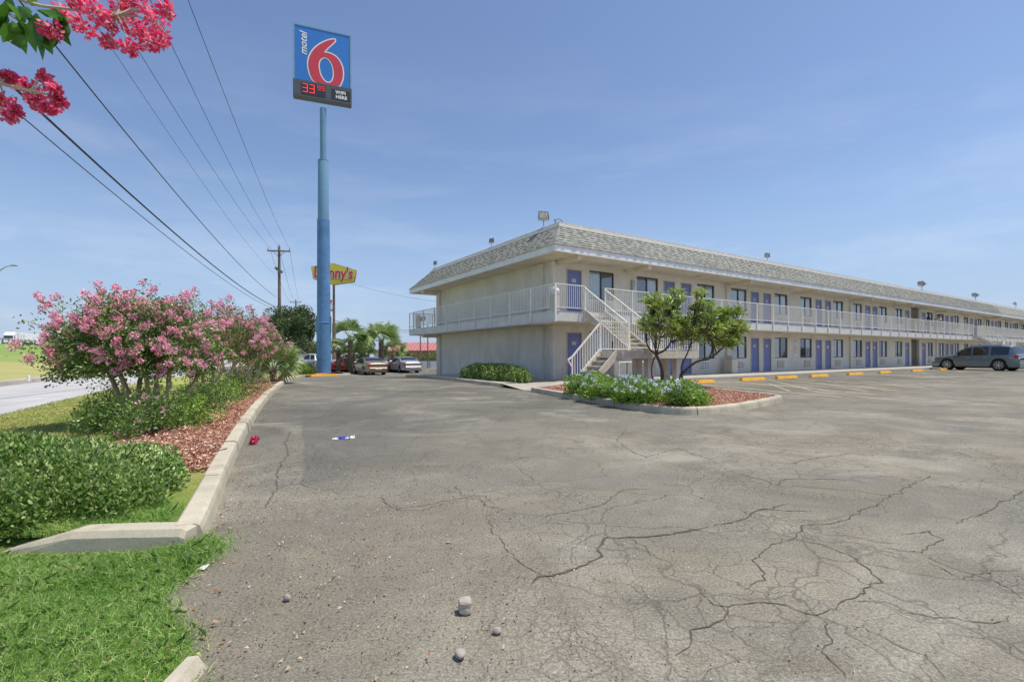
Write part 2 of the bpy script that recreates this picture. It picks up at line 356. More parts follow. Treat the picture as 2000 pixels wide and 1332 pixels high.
def carpaint(name, col): return simple(name, col, .28, .04, 2, .45, coat=1.)
M['tyre'] = simple('tyre_rubber', (.02, .02, .02), .8); M['rim'] = simple('alloy_rim', (.55, .55, .56), .3, .05, 9, .8)
M['plastic'] = simple('black_plastic', (.03, .03, .032), .6)
M['redlamp'] = simple('red_lens', (.55, .03, .035), .2); M['headlamp'] = simple('clear_lens', (.7, .72, .74), .12)
M['plate'] = simple('licence_plate_white', (.7, .7, .68), .5)
M['bark'] = simple('smooth_tan_bark', (.55, .44, .31), .75, .3, 5, bmp=.4)
M['barkd'] = simple('dark_grey_bark', (.11, .09, .07), .9, .35, 9, bmp=.8)
M['wood'] = simple('weathered_pole_wood', (.20, .155, .12), .9, .3, 3, bmp=.6)
M['wire'] = simple('black_cable', (.025, .025, .03), .6)
M['bluepole'] = simple('blue_pole_paint', (.15, .29, .42), .7, .08, .6, spec=.2)
M['bluepolelow'] = simple('blue_pole_paint_worn', (.115, .25, .46), .7, .16, 1.1, spec=.2)
M['signframe'] = simple('sign_frame_blue', (.17, .33, .46), .5, .08, 1)
M['signblue'] = simple('sign_face_blue', (.035, .19, .56), .4, .03, .4)
M['signred'] = simple('sign_red', (.60, .05, .075), .4, .04, .4)
M['signwhite'] = simple('sign_white', (.78, .76, .72), .5, .03, .4)
M['cab'] = simple('sign_cabinet_grey', (.075, .088, .10), .5, .08, 1)
M['cabd'] = simple('sign_panel_dark', (.03, .035, .045), .4)
M['yell'] = simple('sign_yellow', (.76, .66, .03), .4, .04, .5)
M['redpaint'] = simple('salmon_metal_roof', (.52, .20, .18), .5, .10, .5)
M['stone'] = concrete('pebble_stone', (.42, .36, .33), (.16, .13, .12), 14.)
M['block'] = concrete('broken_concrete', (.46, .42, .36), (.16, .14, .12), 18.)
M['galv'] = simple('galvanised_steel', (.42, .43, .43), .45, .12, 3, .5)
M['skin'] = simple('skin', (.42, .25, .17), .6, .05)
M['skind'] = simple('skin_dark', (.10, .06, .045), .6, .05)
M['hair'] = simple('dark_hair', (.035, .022, .015), .7)
M['shirt'] = simple('pale_lavender_cloth', (.52, .54, .68), .85, .06, 5)
M['darkcloth'] = simple('dark_cloth', (.03, .035, .035), .9)
M['trouser'] = simple('grey_cloth', (.35, .36, .38), .9)
M['brick'] = simple('reddish_wall', (.30, .13, .10), .85, .2, 3)
em, et, eb = newmat('red_led'); eb.inputs['Base Color'].default_value = (.6, .01, .01, 1); eb.inputs['Emission Color'].default_value = (1, .03, .04, 1); eb.inputs['Emission Strength'].default_value = .9; M['led'] = em
M['crepe'] = leafmat('crepe_leaf', [(.035, .085, .02), (.075, .165, .035), (.14, .26, .055), (.27, .38, .10)], .4)
M['crepe2'] = leafmat('crepe_leaf_pale', [(.05, .11, .025), (.09, .17, .035), (.15, .23, .055), (.28, .27, .10)], .45)
M['pink'] = leafmat('pink_blossom', [(.80, .17, .34), (.93, .32, .49), (.97, .48, .62), (.98, .66, .74)], .7, .35)
M['hotpink'] = leafmat('hot_pink_blossom', [(.55, .015, .10), (.84, .05, .18), (.93, .14, .30), (.95, .34, .46)], .6, .5)
M['hedge'] = leafmat('hedge_leaf', [(.04, .09, .018), (.11, .22, .04), (.24, .39, .08), (.48, .58, .24)], .25, .25)
M['hedgey'] = leafmat('yellowing_leaf', [(.13, .20, .03), (.25, .28, .05), (.38, .36, .07)], .4)
M['lush'] = leafmat('shrub_leaf', [(.08, .18, .02), (.14, .28, .035), (.23, .41, .055), (.38, .54, .10)], .45)
M['plumb'] = leafmat('plumbago_flower', [(.55, .58, .86), (.72, .75, .93), (.88, .89, .97)], .7)
M['loquat'] = leafmat('long_leaf', [(.05, .10, .015), (.14, .25, .03), (.30, .43, .06), (.54, .62, .16)], .3, .35)
M['oak'] = leafmat('oak_leaf', [(.035, .065, .028), (.06, .105, .042), (.10, .155, .06), (.18, .23, .10)], .5, .15)
M['palm'] = leafmat('palm_leaf', [(.07, .15, .035), (.15, .26, .06), (.26, .38, .11), (.46, .52, .24)], .4)
M['dead'] = leafmat('dry_frond', [(.22, .15, .07), (.38, .28, .14), (.5, .4, .22)], .8)
M['blade'] = leafmat('grass_blade', [(.09, .24, .025), (.18, .40, .05), (.33, .55, .11), (.60, .70, .30)], .4, .4)
M['bladey'] = leafmat('verge_blade', [(.20, .34, .05), (.40, .46, .12), (.60, .55, .24)], .6, .3)
M['litter'] = leafmat('fallen_leaf', [(.20, .07, .03), (.40, .16, .06), (.48, .30, .17), (.55, .45, .35)], .8, .1)
M['orange'] = simple('orange_plastic', (.80, .10, .02), .6)
M['bluefoil'] = simple('wrapper_blue', (.08, .08, .45), .3); M['silverfoil'] = simple('wrapper_silver', (.75, .76, .8), .3)

def text_mesh(name, s, size, mat, parent, Mx, extrude=.01, shear=0., offset=0., spacing=1., align='CENTER'):
    cu = bpy.data.curves.new(name, 'FONT'); cu.body = s; cu.size = size; cu.extrude = extrude; cu.shear = shear; cu.offset = offset
    cu.align_x = align; cu.align_y = 'CENTER'; cu.space_character = spacing; cu.resolution_u = 4
    o = bpy.data.objects.new('tmp', cu); link(o); dg = bpy.context.evaluated_depsgraph_get(); dg.update()
    me = bpy.data.meshes.new_from_object(o.evaluated_get(dg)); bpy.data.objects.remove(o)
    me.transform(Mx); me.materials.clear(); me.materials.append(mat); me.name = name
    r = bpy.data.objects.new(name, me); link(r); r.parent = parent; return r
def curve_mesh(name, loops, mat, parent, Mx, extrude=.01, offset=0.):
    cu = bpy.data.curves.new(name, 'CURVE'); cu.dimensions = '2D'; cu.fill_mode = 'BOTH'; cu.extrude = extrude; cu.offset = offset
    for lp in loops:
        sp_ = cu.splines.new('POLY'); sp_.points.add(len(lp) - 1); sp_.use_cyclic_u = True
        for i, (x, y) in enumerate(lp): sp_.points[i].co = (x, y, 0, 1)
    o = bpy.data.objects.new('tmp', cu); link(o); dg = bpy.context.evaluated_depsgraph_get(); dg.update()
    me = bpy.data.meshes.new_from_object(o.evaluated_get(dg)); bpy.data.objects.remove(o)
    me.transform(Mx); me.materials.clear(); me.materials.append(mat)
    r = bpy.data.objects.new(name, me); link(r); r.parent = parent; return r
FRONT = Matrix(((1, 0, 0, 0), (0, 0, -1, 0), (0, 1, 0, 0), (0, 0, 0, 1)))   # text plane -> x right, z up, facing -y
def at_(x, y, z, rz=0): return Matrix.Translation((x, y, z)) @ Matrix.Rotation(rz, 4, 'Z') @ FRONT

# leaves
def unit(a): return a / np.maximum(np.linalg.norm(a, axis=1, keepdims=True), 1e-9)
def leaves(name, P, D, Ln, W, mat, parent=None, fold=.15, six=False):
    n = len(P); D = unit(D); Sd = unit(np.cross(D, rng.normal(size=(n, 3)))); Nn = np.cross(Sd, D)
    Ln = np.broadcast_to(np.asarray(Ln, float), (n,))[:, None]; mid = P + D * Ln * .5 + Nn * Ln * fold
    if six:
        V = np.empty((n, 8, 3)); q = lambda f, w_: (P + D * Ln * f + Nn * Ln * fold * (1 - (2 * f - 1) ** 2) * (.55 if w_ else -.25) - Nn * Ln * .10 * f * f, Sd * Ln * W / 2 * w_)
        (c0, _), (c1, w1), (c2, w2), (c3, _) = q(0, 0), q(.30, .86), q(.68, .80), q(1, 0); m1, m2 = q(.30, 0)[0], q(.68, 0)[0]
        for i, a in enumerate((c0, c1 + w1, c2 + w2, c3, c2 - w2, c1 - w1, m1, m2)): V[:, i] = a
        tri = np.array([[0, 1, 6], [1, 2, 7], [1, 7, 6], [2, 3, 7], [7, 3, 4], [7, 4, 5], [7, 5, 6], [0, 6, 5]]); Q = (np.arange(n)[:, None, None] * 8 + tri[None]).reshape(-1, 3)
        return mknp(name, V.reshape(-1, 3), Q, mat, parent)
    V = np.empty((n, 4, 3)); V[:, 0] = P; V[:, 1] = mid + Sd * Ln * W / 2; V[:, 2] = P + D * Ln; V[:, 3] = mid - Sd * Ln * W / 2
    return mknp(name, V.reshape(-1, 3), np.arange(4 * n).reshape(n, 4), mat, parent)
def rdir(n, up=0.):
    d = rng.normal(size=(n, 3)); d[:, 2] += up; return unit(d)
def petals(centers, n_each, rad, size, name, mat, parent, flat=.8):
    C = np.repeat(np.asarray(centers), n_each, axis=0); R = np.repeat(np.asarray(rad), n_each)[:, None]
    off = rdir(len(C)) * (rng.random((len(C), 1)) ** .5) * R; off[:, 2] *= flat
    return leaves(name, C + off, unit(off) + rdir(len(C)) * .8, size * rng.uniform(.6, 1.3, len(C)), .9, mat, parent, .3)

# ============================================================ THE GROUND AND ROADS
def gridsheet(name, xs, ys, zf, mat):
    V = [(x, y, zf(x, y)) for y in ys for x in xs]; nx = len(xs)
    Fc = [(j * nx + i, j * nx + i + 1, (j + 1) * nx + i + 1, (j + 1) * nx + i) for j in range(len(ys) - 1) for i in range(nx - 1)]
    return mk(name, V, Fc, mat, smooth=True)
def loft(name, A, B, za, zb, mat, n=4):                 # sheet between two plan polylines of equal count
    V = []; k = len(A)
    for j in range(n + 1):
        f = j / n
        for a, b in zip(A, B):
            x = a[0] + (b[0] - a[0]) * f; y = a[1] + (b[1] - a[1]) * f; V.append((x, y, g(x, y) + za + (zb - za) * f))
    return mk(name, V, [(j * k + i, j * k + i + 1, (j + 1) * k + i + 1, (j + 1) * k + i) for j in range(n) for i in range(k - 1)], mat, smooth=True)
def flatpoly(name, pts, z, mat, sub=None):
    return mk(name, [(x, y, g(x, y) + z) for x, y in pts], [list(range(len(pts)))], mat)
far = [-1500, -600, -250, -120, -70]
tag(gridsheet('ground', far + list(np.arange(-60, 61, 4.)) + [80, 120, 250, 600, 1500], [-400, -100, -30] + list(np.arange(-10, 61, 4.)) + [80, 120, 250, 600, 2500],
    lambda x, y: g(x, y) - .09, M['walk']), kind='structure')
KERB = [(-1.93, 3.02), (-2.22, 3.62), (-3.10, 5.4), (-4.78, 8.94), (-6.5, 12.8), (-8.0, 16.4), (-10.5, 22.6)]
KE = [(-12.4, 28.0), (-14.4, 33.2), (-14.9, 35.2), (-14.3, 36.7), (-13.2, 37.6), (-13.0, 39.0), (-15.6, 43.5)]
kx = lambda y: float(np.interp(y, [p[1] for p in KERB], [p[0] for p in KERB]))
ys = list(np.arange(-6, 76, 2.))
V = []
for y in ys:
    xl = kx(y) - .06 if 3 < y < 22.6 else (-1.93 if y <= 3 else (-10.6 - (y - 22.6) * .45 if y < 48 else -60.))
    if y <= 3: xl = -4.5
    for k in range(26):
        x = xl + (100 - xl) * (k / 25) ** 1.5; V.append((x, y, g(x, y)))
tag(mk('asphalt_lot', V, [(j * 26 + i, j * 26 + i + 1, (j + 1) * 26 + i + 1, (j + 1) * 26 + i) for j in range(len(ys) - 1) for i in range(25)], M['asphalt'], smooth=True), kind='structure')

def sweep(name, path, prof, mat, joint=2.4, gap=.012, parent=None, jit=.004):
    path = [Vector(p[:2]) for p in path]; mb = MB(); acc = 0; seg = [path[0]]; segs = []
    for a, b in zip(path[:-1], path[1:]):
        seg.append(b); acc += (b - a).length
        if acc >= joint: segs.append(seg); seg = [b]; acc = 0
    if len(seg) > 1: segs.append(seg)
    for sg in segs:
        o = random.uniform(-jit, jit); zz = random.uniform(-jit, jit); n0 = len(mb.V); m = len(prof)
        for i, p in enumerate(sg):
            t = (sg[min(i + 1, len(sg) - 1)] - sg[max(i - 1, 0)]).normalized(); nrm = Vector((-t.y, t.x))
            q = p + t * (gap if i == 0 else (-gap if i == len(sg) - 1 else 0))
            for d, z in prof:
                r = q + nrm * (d + o); mb.V.append(Vector((r.x, r.y, g(r.x, r.y) + z + zz)))
        for i in range(len(sg) - 1):
            for k in range(m - 1): mb.F.append([n0 + i * m + k, n0 + i * m + k + 1, n0 + (i + 1) * m + k + 1, n0 + (i + 1) * m + k])
        mb.F.append([n0 + k for k in range(m)]); e = n0 + (len(sg) - 1) * m; mb.F.append([e + k for k in range(m)][::-1])
    return mb.build(name, mat, parent)
KP = [(-.002, -.05), (.014, .10), (.026, .135), (.05, .15), (.15, .152), (.165, .14), (.17, -.05)]
kpath = resample(smoothpath(KERB, 2), .6)
tag(sweep('kerb_left_bed', kpath, KP, M['kerb'], 1.3, .016, None, .011), kind='structure')
tag(sweep('kerb_far_bed', resample([KERB[-1]] + KE, .8), KP, M['kerb'], 3.), kind='structure')
# the yellow painted stretch of that kerb
tag(sweep('painted_kerb', resample([(-14.9, 35.15), (-14.3, 36.65), (-13.4, 37.45)], .5), [(-.012, -.03), (.006, .11), (.03, .16), (.15, .166), (.16, .1)], M['yellow'], 9), kind='structure')
# planting strip: mulch next to the kerb, then the verge down to the frontage road
d_ = Vector((-.48, .877)); n_ = Vector((-.877, -.48))
def rp(y, off):                                         # point of the road's edge line near plan y
    s = (y - n_.y * off) / d_.y; return (n_.x * off + d_.x * s, y)
yy = [2.2, 2.6, 3.02] + list(np.arange(3.6, 22.7, 1.)) + [25, 28, 31, 34, 37, 40, 43.5]
allk = KERB + KE
def kin(y):
    q = [(p[1], p[0]) for p in KERB + [(-12.4, 28.0), (-14.4, 33.2), (-15.2, 43.5)]]
    return float(np.interp(y, [a for a, b in q], [b for a, b in q]))
A = [(kin(y) - .16, y) for y in yy if y >= 3.0]; B = [(kin(y) - (.35 if y < 4.6 else 1.45), y) for y in yy if y >= 3.0]
C_ = [rp(y, 4.15) for y in yy if y >= 3.0]
def vz(x, y): return .125
tag(loft('verge', [(a[0], a[1]) for a in A], C_, .105, .05, M['verge'], 10), kind='structure')
A2 = [a for a in A if a[1] > 4.4]; mB = [(kin(y) - 1.6, y) for y in yy if y > 4.4]
tag(loft('mulch_strip', A2, mB, .125, .115, M['mulch'], 4), kind='structure')
# lawn in front of the end of the strip (nearest the camera)
lawn = [(-9, 3.05), (-3.4, 3.05), (-1.95, 3.0), (-1.76, 2.78), (-1.74, 2.55), (-1.72, 2.35), (-1.55, 2.2), (-1.35, 2.02), (-1.22, 1.85), (-1.12, 1.6), (-1.0, 1.2), (-1.3, -2), (-9, -2)]
tag(flatpoly('lawn', lawn, .012, M['lawn']), kind='structure')
# frontage road, far kerb, grass bank and highway deck
def strip(name, o0, o1, z0, z1, mat, s0=-40, s1=400, n=60, m=1, zf=None):
    V = []
    for i in range(n + 1):
        s = s0 + (s1 - s0) * (i / n) ** 1.6
        for j in range(m + 1):
            o = o0 + (o1 - o0) * j / m; p = n_ * o + d_ * s; f = j / m
            V.append((p.x, p.y, (zf(f) if zf else z0 + (z1 - z0) * f) + g(p.x, p.y)))
    return mk(name, V, [(i * (m + 1) + j, i * (m + 1) + j + 1, (i + 1) * (m + 1) + j + 1, (i + 1) * (m + 1) + j) for i in range(n) for j in range(m)], mat, smooth=m > 1)
tag(strip('frontage_road', 4.2, 8.7, .014, .014, M['road']), kind='structure')
tag(strip('frontage_road_edge', 4.05, 4.3, .05, .018, M['asphalt']), kind='structure')
pth = [tuple(n_ * 8.62 + d_ * s) for s in np.arange(-30, 160, 3.)]
tag(sweep('road_kerb', pth, [(0, -.05), (.02, .19), (.05, .23), (.28, .235), (.30, -.05)], M['walk'], 3.0, .015, jit=.006), kind='structure')
tag(strip('grass_bank', 8.9, 40, .2, 4.0, M['bank'], -60, 420, 60, 14, lambda f: .2 + 3.85 * (f ** 1.15)), kind='structure')
tag(strip('highway', 39.9, 70, 4.06, 4.2, M['road'], -120, 600), kind='structure')

# ---- island bed
W0 = Vector((1.84, 20.97, 0)); UA = math.atan2(.5456, .838); U2 = Vector((.838, .5456)); V2 = Vector((-.5456, .838))
def bl(u, v, z=0): return Vector((W0.x + U2.x * u + V2.x * v, W0.y + U2.y * u + V2.y * v, z))   # building frame -> world
isl = [(.60, 15.7), (1.84, 12.3), (2.62, 10.3), (3.05, 9.62), (3.45, 9.42), (3.95, 9.55), (4.95, 10.25), (6.55, 11.85), (6.85, 12.2), (6.95, 12.5), (6.9, 12.8), (6.75, 13.4), (6.35, 15.6), (6.15, 17.2), (6.1, 19.6)]
kis = resample(isl[:1] + [tuple(p) for p in smoothpath(isl, 2)][1:], .5)
tag(sweep('island_kerb', kis, KP, M['kerb'], 2.2), kind='structure')
inner = offpath(kis, .15)
tag(flatpoly('island_mulch', [tuple(p) for p in inner] + [(2.9, 19.7), (1.4, 16.6)], .128, M['mulch']), kind='structure')
# ---- sidewalk: end strip with its own kerb, ramp, then along the front
sw_end = [(-6.6, 31.3), (-5.95, 29.6), (-4.0, 25.3), (-1.9, 21.0), (-.47, 18.35), (-.42, 18.1)]
swk = resample(sw_end, .8)
tag(sweep('sidewalk_kerb', swk, [(-.002, -.06), (.012, .11), (.03, .145), (.05, .15), (.17, .151), (.18, .1)], M['kerb'], 3), kind='structure')
p1 = [tuple(p) for p in offpath(swk, .175)]
e_in = [tuple(bl(.1, v)[:2]) for v in np.linspace(13.5, -.3, len(p1))]
tag(loft('sidewalk_end', p1, e_in, .146, .146, M['walk'], 3), kind='structure')
tag(mk('sidewalk_ramp', [(x, y, z) for x, y, z in [(-.45, 18.2, .145), (.35, 16.45, .012), (.78, 15.75, .012), (1.02, 15.9, .143), (3.1, 19.8, .145), (2.2, 20.9, .146), (-.1, 18.9, .146)]], [(0, 1, 2, 3, 4, 5, 6)], M['walk']), kind='structure')
c = [bl(.6, -.02), bl(.6, -2.9), bl(96, -2.9), bl(96, -.02)]
fr = MB()
for k in range(40):
    a0 = .9 + k * 2.4; fr.box(a0 + .006, a0 + 2.394, -2.9, -.01, -.05, .15 + random.uniform(-.002, .002))
fo = fr.build('sidewalk_front', M['walk']); fo.location = (W0.x, W0.y, 0); fo.rotation_euler = (0, 0, UA); tag(fo, kind='structure')
# yellow kerb end at the far corner of the end sidewalk
tag(sweep('yellow_kerb_end', [(-7.05, 32.0), (-6.62, 31.35), (-6.25, 30.4)], [(-.02, -.05), (.01, .12), (.05, .165), (.3, .168), (.32, .0)], M['yellow'], 9), kind='structure')

# ---- painted lines
ln = MB(); lf = MB()
def line2(mb, a, b, w=.125, z=.008):
    a = Vector(a[:2]); b = Vector(b[:2]); t = (b - a).normalized(); n = Vector((-t.y, t.x)) * w / 2; k = max(1, int((b - a).length / 4))
    for i in range(k):
        p = a.lerp(b, i / k); q = a.lerp(b, (i + 1) / k)
        mb.add([(r.x, r.y, g(r.x, r.y) + z) for r in (p - n, q - n, q + n, p + n)], [(0, 1, 2, 3)])
for (a, b) in [((1360, 751), (1642, 776)), ((1434, 745.6), (1710, 771)), ((1520, 742), (1756, 763.6)), ((1560, 740.5), (1806, 757.5)), ((1650, 737.5), (1878, 747.5)), ((1720, 732), (1905, 743)), ((1800, 727.5), (1960, 736))]:
    line2(ln, gp(*a), gp(*b))
for (a, b) in [((1483, 736.4), (1606, 768)), ((1501, 749), (1542, 764)), ((1560, 755), (1660, 771)), ((1600, 748), (1700, 766)), ((1655, 750), (1730, 762)), ((1680, 743), (1780, 757)), ((1735, 741), (1835, 752)), ((1790, 737), (1880, 748)), ((1850, 733), (1940, 742))]:
    line2(lf, gp(*a), gp(*b), .10, .004)
tag(ln.build('parking_lines', M['line']), kind='structure'); tag(lf.build('faded_parking_lines', M['linef']), kind='structure')
# ---- big cracks, traced where they run
ck = MB()
def crack(px_, w=.012):
    P = [gp(x, y) for x, y in px_]; pts = []
    for a, b in zip(P[:-1], P[1:]):
        n = max(2, int((b - a).length / .03))
        for k in range(n): pts.append(a.lerp(b, k / n))
    pts.append(P[-1]); w *= .40 if w < .03 else .5; o = Vector((0, 0, 0)); V = []
    for i, p in enumerate(pts):
        o = o * .8 + Vector((random.uniform(-1, 1), random.uniform(-1, 1), 0)) * .017
        t = (pts[min(i + 1, len(pts) - 1)] - pts[max(i - 1, 0)]); n = Vector((-t.y, t.x, 0)).normalized()
        ww = w * random.uniform(.25, 1.25) * min(1, i / 4, (len(pts) - 1 - i) / 4) / 2 + .001; q = p + o
        V += [(q.x - n.x * ww, q.y - n.y * ww, .004), (q.x + n.x * ww, q.y + n.y * ww, .004)]
    ck.add(V, [(2 * i, 2 * i + 1, 2 * i + 3, 2 * i + 2) for i in range(len(pts) - 1)])
R4 = lambda L_: [(1060 + x / 2.128, 720 + y / 2.128) for x, y in L_]
R3 = lambda L_: [(380 + x / 2.857, 960 + y / 2.857) for x, y in L_]
R8 = lambda L_: [(480 + x / 3.226, 740 + y / 3.226) for x, y in L_]
for P_, w_ in [(R4([(-40, 900), (0, 868), (100, 850), (190, 825), (245, 790), (242, 750), (270, 712), (350, 700), (430, 705), (520, 695), (600, 665), (700, 655)]), .036), (R4([(700, 655), (780, 635), (870, 600), (960, 582), (1010, 560)]), .024),
    (R4([(640, 900), (680, 930), (720, 965), (780, 990), (930, 985), (1040, 1005), (1130, 1025), (1220, 995), (1270, 960), (1350, 920), (1400, 885), (1360, 820), (1290, 775), (1200, 740), (1100, 725), (1010, 715), (950, 750), (870, 790), (890, 830), (900, 880), (830, 915)]), .013),
    (R4([(780, 990), (785, 1020), (730, 1060), (650, 1085), (620, 1110), (600, 1150), (560, 1190)]), .016), (R4([(1270, 960), (1400, 970), (1480, 1000), (1600, 1030), (1750, 1050), (1860, 1055), (1950, 1035)]), .012),
    (R4([(1130, 1025), (1180, 1060), (1190, 1120), (1150, 1170), (1200, 1210), (1260, 1280)]), .009), (R4([(1010, 715), (1100, 650), (1200, 640), (1300, 600), (1400, 550), (1500, 500), (1620, 440)]), .014),
    (R4([(1500, 690), (1600, 670), (1660, 710), (1580, 770), (1500, 760), (1400, 740)]), .014), (R4([(1600, 800), (1700, 850), (1760, 880), (1850, 840), (1950, 830)]), .010), (R4([(1720, 650), (1760, 620), (1850, 590), (1950, 540), (2000, 500)]), .014),
    (R4([(780, 435), (830, 440), (940, 470), (980, 490), (1010, 460), (1200, 460), (1340, 470)]), .022), (R4([(1000, 400), (1100, 380), (1280, 350)]), .02), (R4([(870, 582), (1000, 590), (1160, 600)]), .018), (R4([(350, 700), (420, 740), (460, 780)]), .012),
    (R4([(1160, 690), (1260, 695), (1400, 720), (1520, 735)]), .01), (R4([(1010, 490), (1100, 490), (1300, 505), (1500, 540)]), .014), (R4([(1580, 770), (1700, 820), (1830, 870), (2000, 960)]), .01), (R4([(1350, 1080), (1450, 1150), (1600, 1200), (1700, 1290)]), .007),
    (R4([(350, 250), (300, 300), (420, 370), (560, 330), (700, 380)]), .018), (R4([(0, 620), (120, 590), (240, 560), (330, 500), (460, 500)]), .012),
    (R3([(700, 60), (840, 40), (960, 20), (1020, 25)]), .010), (R3([(1060, 50), (1100, 80), (1130, 105), (1250, 110), (1400, 70), (1600, 35)]), .010), (R3([(1600, 20), (1620, 80), (1720, 100), (1640, 130), (1660, 220), (1760, 330), (1860, 430), (1950, 470), (2000, 510)]), .008),
    (R8([(280, 330), (250, 400), (270, 480), (230, 540), (195, 600), (200, 680), (150, 760), (110, 820)]), .024), (R8([(200, 680), (330, 660), (480, 700), (600, 690)]), .010), (R8([(860, 720), (880, 770), (960, 820), (1100, 800), (1300, 770), (1450, 740)]), .014), (R8([(1300, 670), (1360, 735), (1500, 740), (1560, 790)]), .012), (R8([(1560, 520), (1700, 510), (1880, 480)]), .014)]:
    crack(P_, w_)
ckm = simple('crack_dirt', (.11, .092, .07), .95, .3, 20)
tag(ck.build('asphalt_cracks', ckm), kind='structure')

# ============================================================ MOTEL
LEN = 92.; DEP = 12.34; ZF = .15; Z2 = 2.95; FH = 5.30
mot = empty('motel_building', (W0.x, W0.y, 0), UA, 'long two storey beige stucco motel with grey shingle mansard roof and blue doors', 'building')
# openings
pairs = []                                          # (window centre, side of the air conditioner)
winc = [2.81, 5.92]; m_ = 12.2
while m_ < 36: winc += [m_ - 1.58, m_ + 1.58]; m_ += 7.8
winc += [44.45, 47.42]; m_ = 53.3
while m_ < 90: winc += [m_ - 1.5, m_ + 1.5]; m_ += 7.6
doorc = [1.13, 7.56, 8.92, 15.42, 16.78, 23.3, 24.65, 31.13, 32.43, 39.02, 42.88]; m_ = 49.7
while m_ < 90: doorc += [m_ - .7, m_ + .7]; m_ += 7.6
OPN = (39.95, 41.85)
def op_list(fl):
    z0 = ZF if fl == 0 else Z2
    o = [(c - .78, c + .78, z0 + .82, z0 + 2.12) for c in winc] + [(c - .45, c + .45, z0 - .01, z0 + 2.06) for c in doorc] + [(*OPN, z0 - .01, z0 + 2.35)]
    return sorted(o)
wl = MB(); TH_ = .2
for fl, (za, zb) in enumerate(((-.5, Z2 - .42), (Z2 - .42, FH + .3))):
    x = 0.
    for (a, b, z0, z1) in op_list(fl):
        wl.box(x, a, 0, TH_, za, zb); wl.box(a, b, 0, TH_, z1, zb)
        if z0 > za + .6: wl.box(a, b, 0, TH_, za, z0)
        x = b
    wl.box(x, LEN, 0, TH_, za, zb)
wl.box(0, TH_, TH_ + .001, DEP, -.5, FH + .3); wl.box(TH_, LEN, DEP - TH_, DEP, -.5, FH + .3); wl.box(LEN - TH_, LEN, TH_, DEP - TH_, -.5, FH + .3)
wl.box(.3, 39.6, 3.2, 3.3, -.4, FH); wl.box(42.2, LEN - .3, 3.2, 3.3, -.4, FH)       # room backs
wl.box(39.65, 39.75, .2, 8, -.4, FH); wl.box(42.05, 42.15, .2, 8, -.4, FH); wl.box(39.75, 42.05, 7.9, 8, -.4, FH)
wall = wl.build('wall', M['stucco'], mot)
for za, zb in ((-.5, 2.5), (Z2, FH - .02)):
    for y0 in (.9, DEP - .55): MB().box(-.13, .003, y0 - .2, y0 + .25, za, zb).build('pilaster', M['stucco'], mot)
    MB().box(-.13, .34, -.08, .12, za, zb).build('pilaster', M['stucco'], mot)
for xx in (12.55, 28.05, 45.95, 60.9, 76.1):
    for za, zb in ((ZF, 2.5), (Z2 + .003, FH - .01)): MB().box(xx - .15, xx + .15, -.14, .003, za, zb).build('pilaster', M['stucco'], mot)
# floor slab of the gallery, soffit, beams, fascia
sb = MB(); sb.bbox(-1.2, LEN + 1.2, -1.6, -.003, 2.53, Z2, .012); sb.box(-1.2, -.003, -.003, DEP + 1.6, 2.532, Z2 - .003); sb.box(0, LEN, DEP + .003, DEP + 1.6, 2.532, Z2 - .003)
sb.build('gallery_slab', M['slab'], mot)
MB().box(-1.12, LEN, -1.52, -.006, 2.515, 2.529).box(-1.12, -.006, 0, DEP + 1.5, 2.517, 2.5285).build('gallery_ceiling', M['soffit'], mot)
MB().box(-1.16, LEN + 1.1, -1.56, DEP + 1.5, FH, FH + .03).build('soffit', M['soffit'], mot)
MB().box(TH_, LEN - TH_, TH_, DEP - TH_, 2.6, 2.9).build('floor', M['dark'], mot)
for xx in [.15, 4.35] + [12.55, 20.1, 28.05, 35.7, 45.95, 53.3, 60.9, 68.5, 76.1]:
    MB().box(xx - .09, xx + .09, -1.5, -.15, FH - .2, FH + .002).build('roof_beam', M['soffit'], mot)
MB().box(-1.1, -.003, DEP - .5, DEP - .2, FH - .2, FH + .002).build('roof_beam', M['soffit'], mot); MB().box(-1.1, -.003, DEP - .5, DEP - .2, 2.34, 2.52).build('gallery_beam', M['soffit'], mot)
ez0, ez1, rz1 = FH - .01, FH + .27, 6.70
fs = MB(); fs.box(-1.2, LEN + 1.2, -1.6, -1.55, ez0, ez1); fs.box(-1.2, -1.15, -1.55, DEP + 1.6, ez0, ez1); fs.box(-1.15, LEN, DEP + 1.55, DEP + 1.6, ez0, ez1)
fs.build('fascia', M['paint'], mot)
for k in range(25): MB().box(2.05 + k * 3.66, 2.065 + k * 3.66, -1.604, -1.55, ez0 + .002, ez1 - .01).build('fascia_joint', M['trimb'], mot)
NC = 9
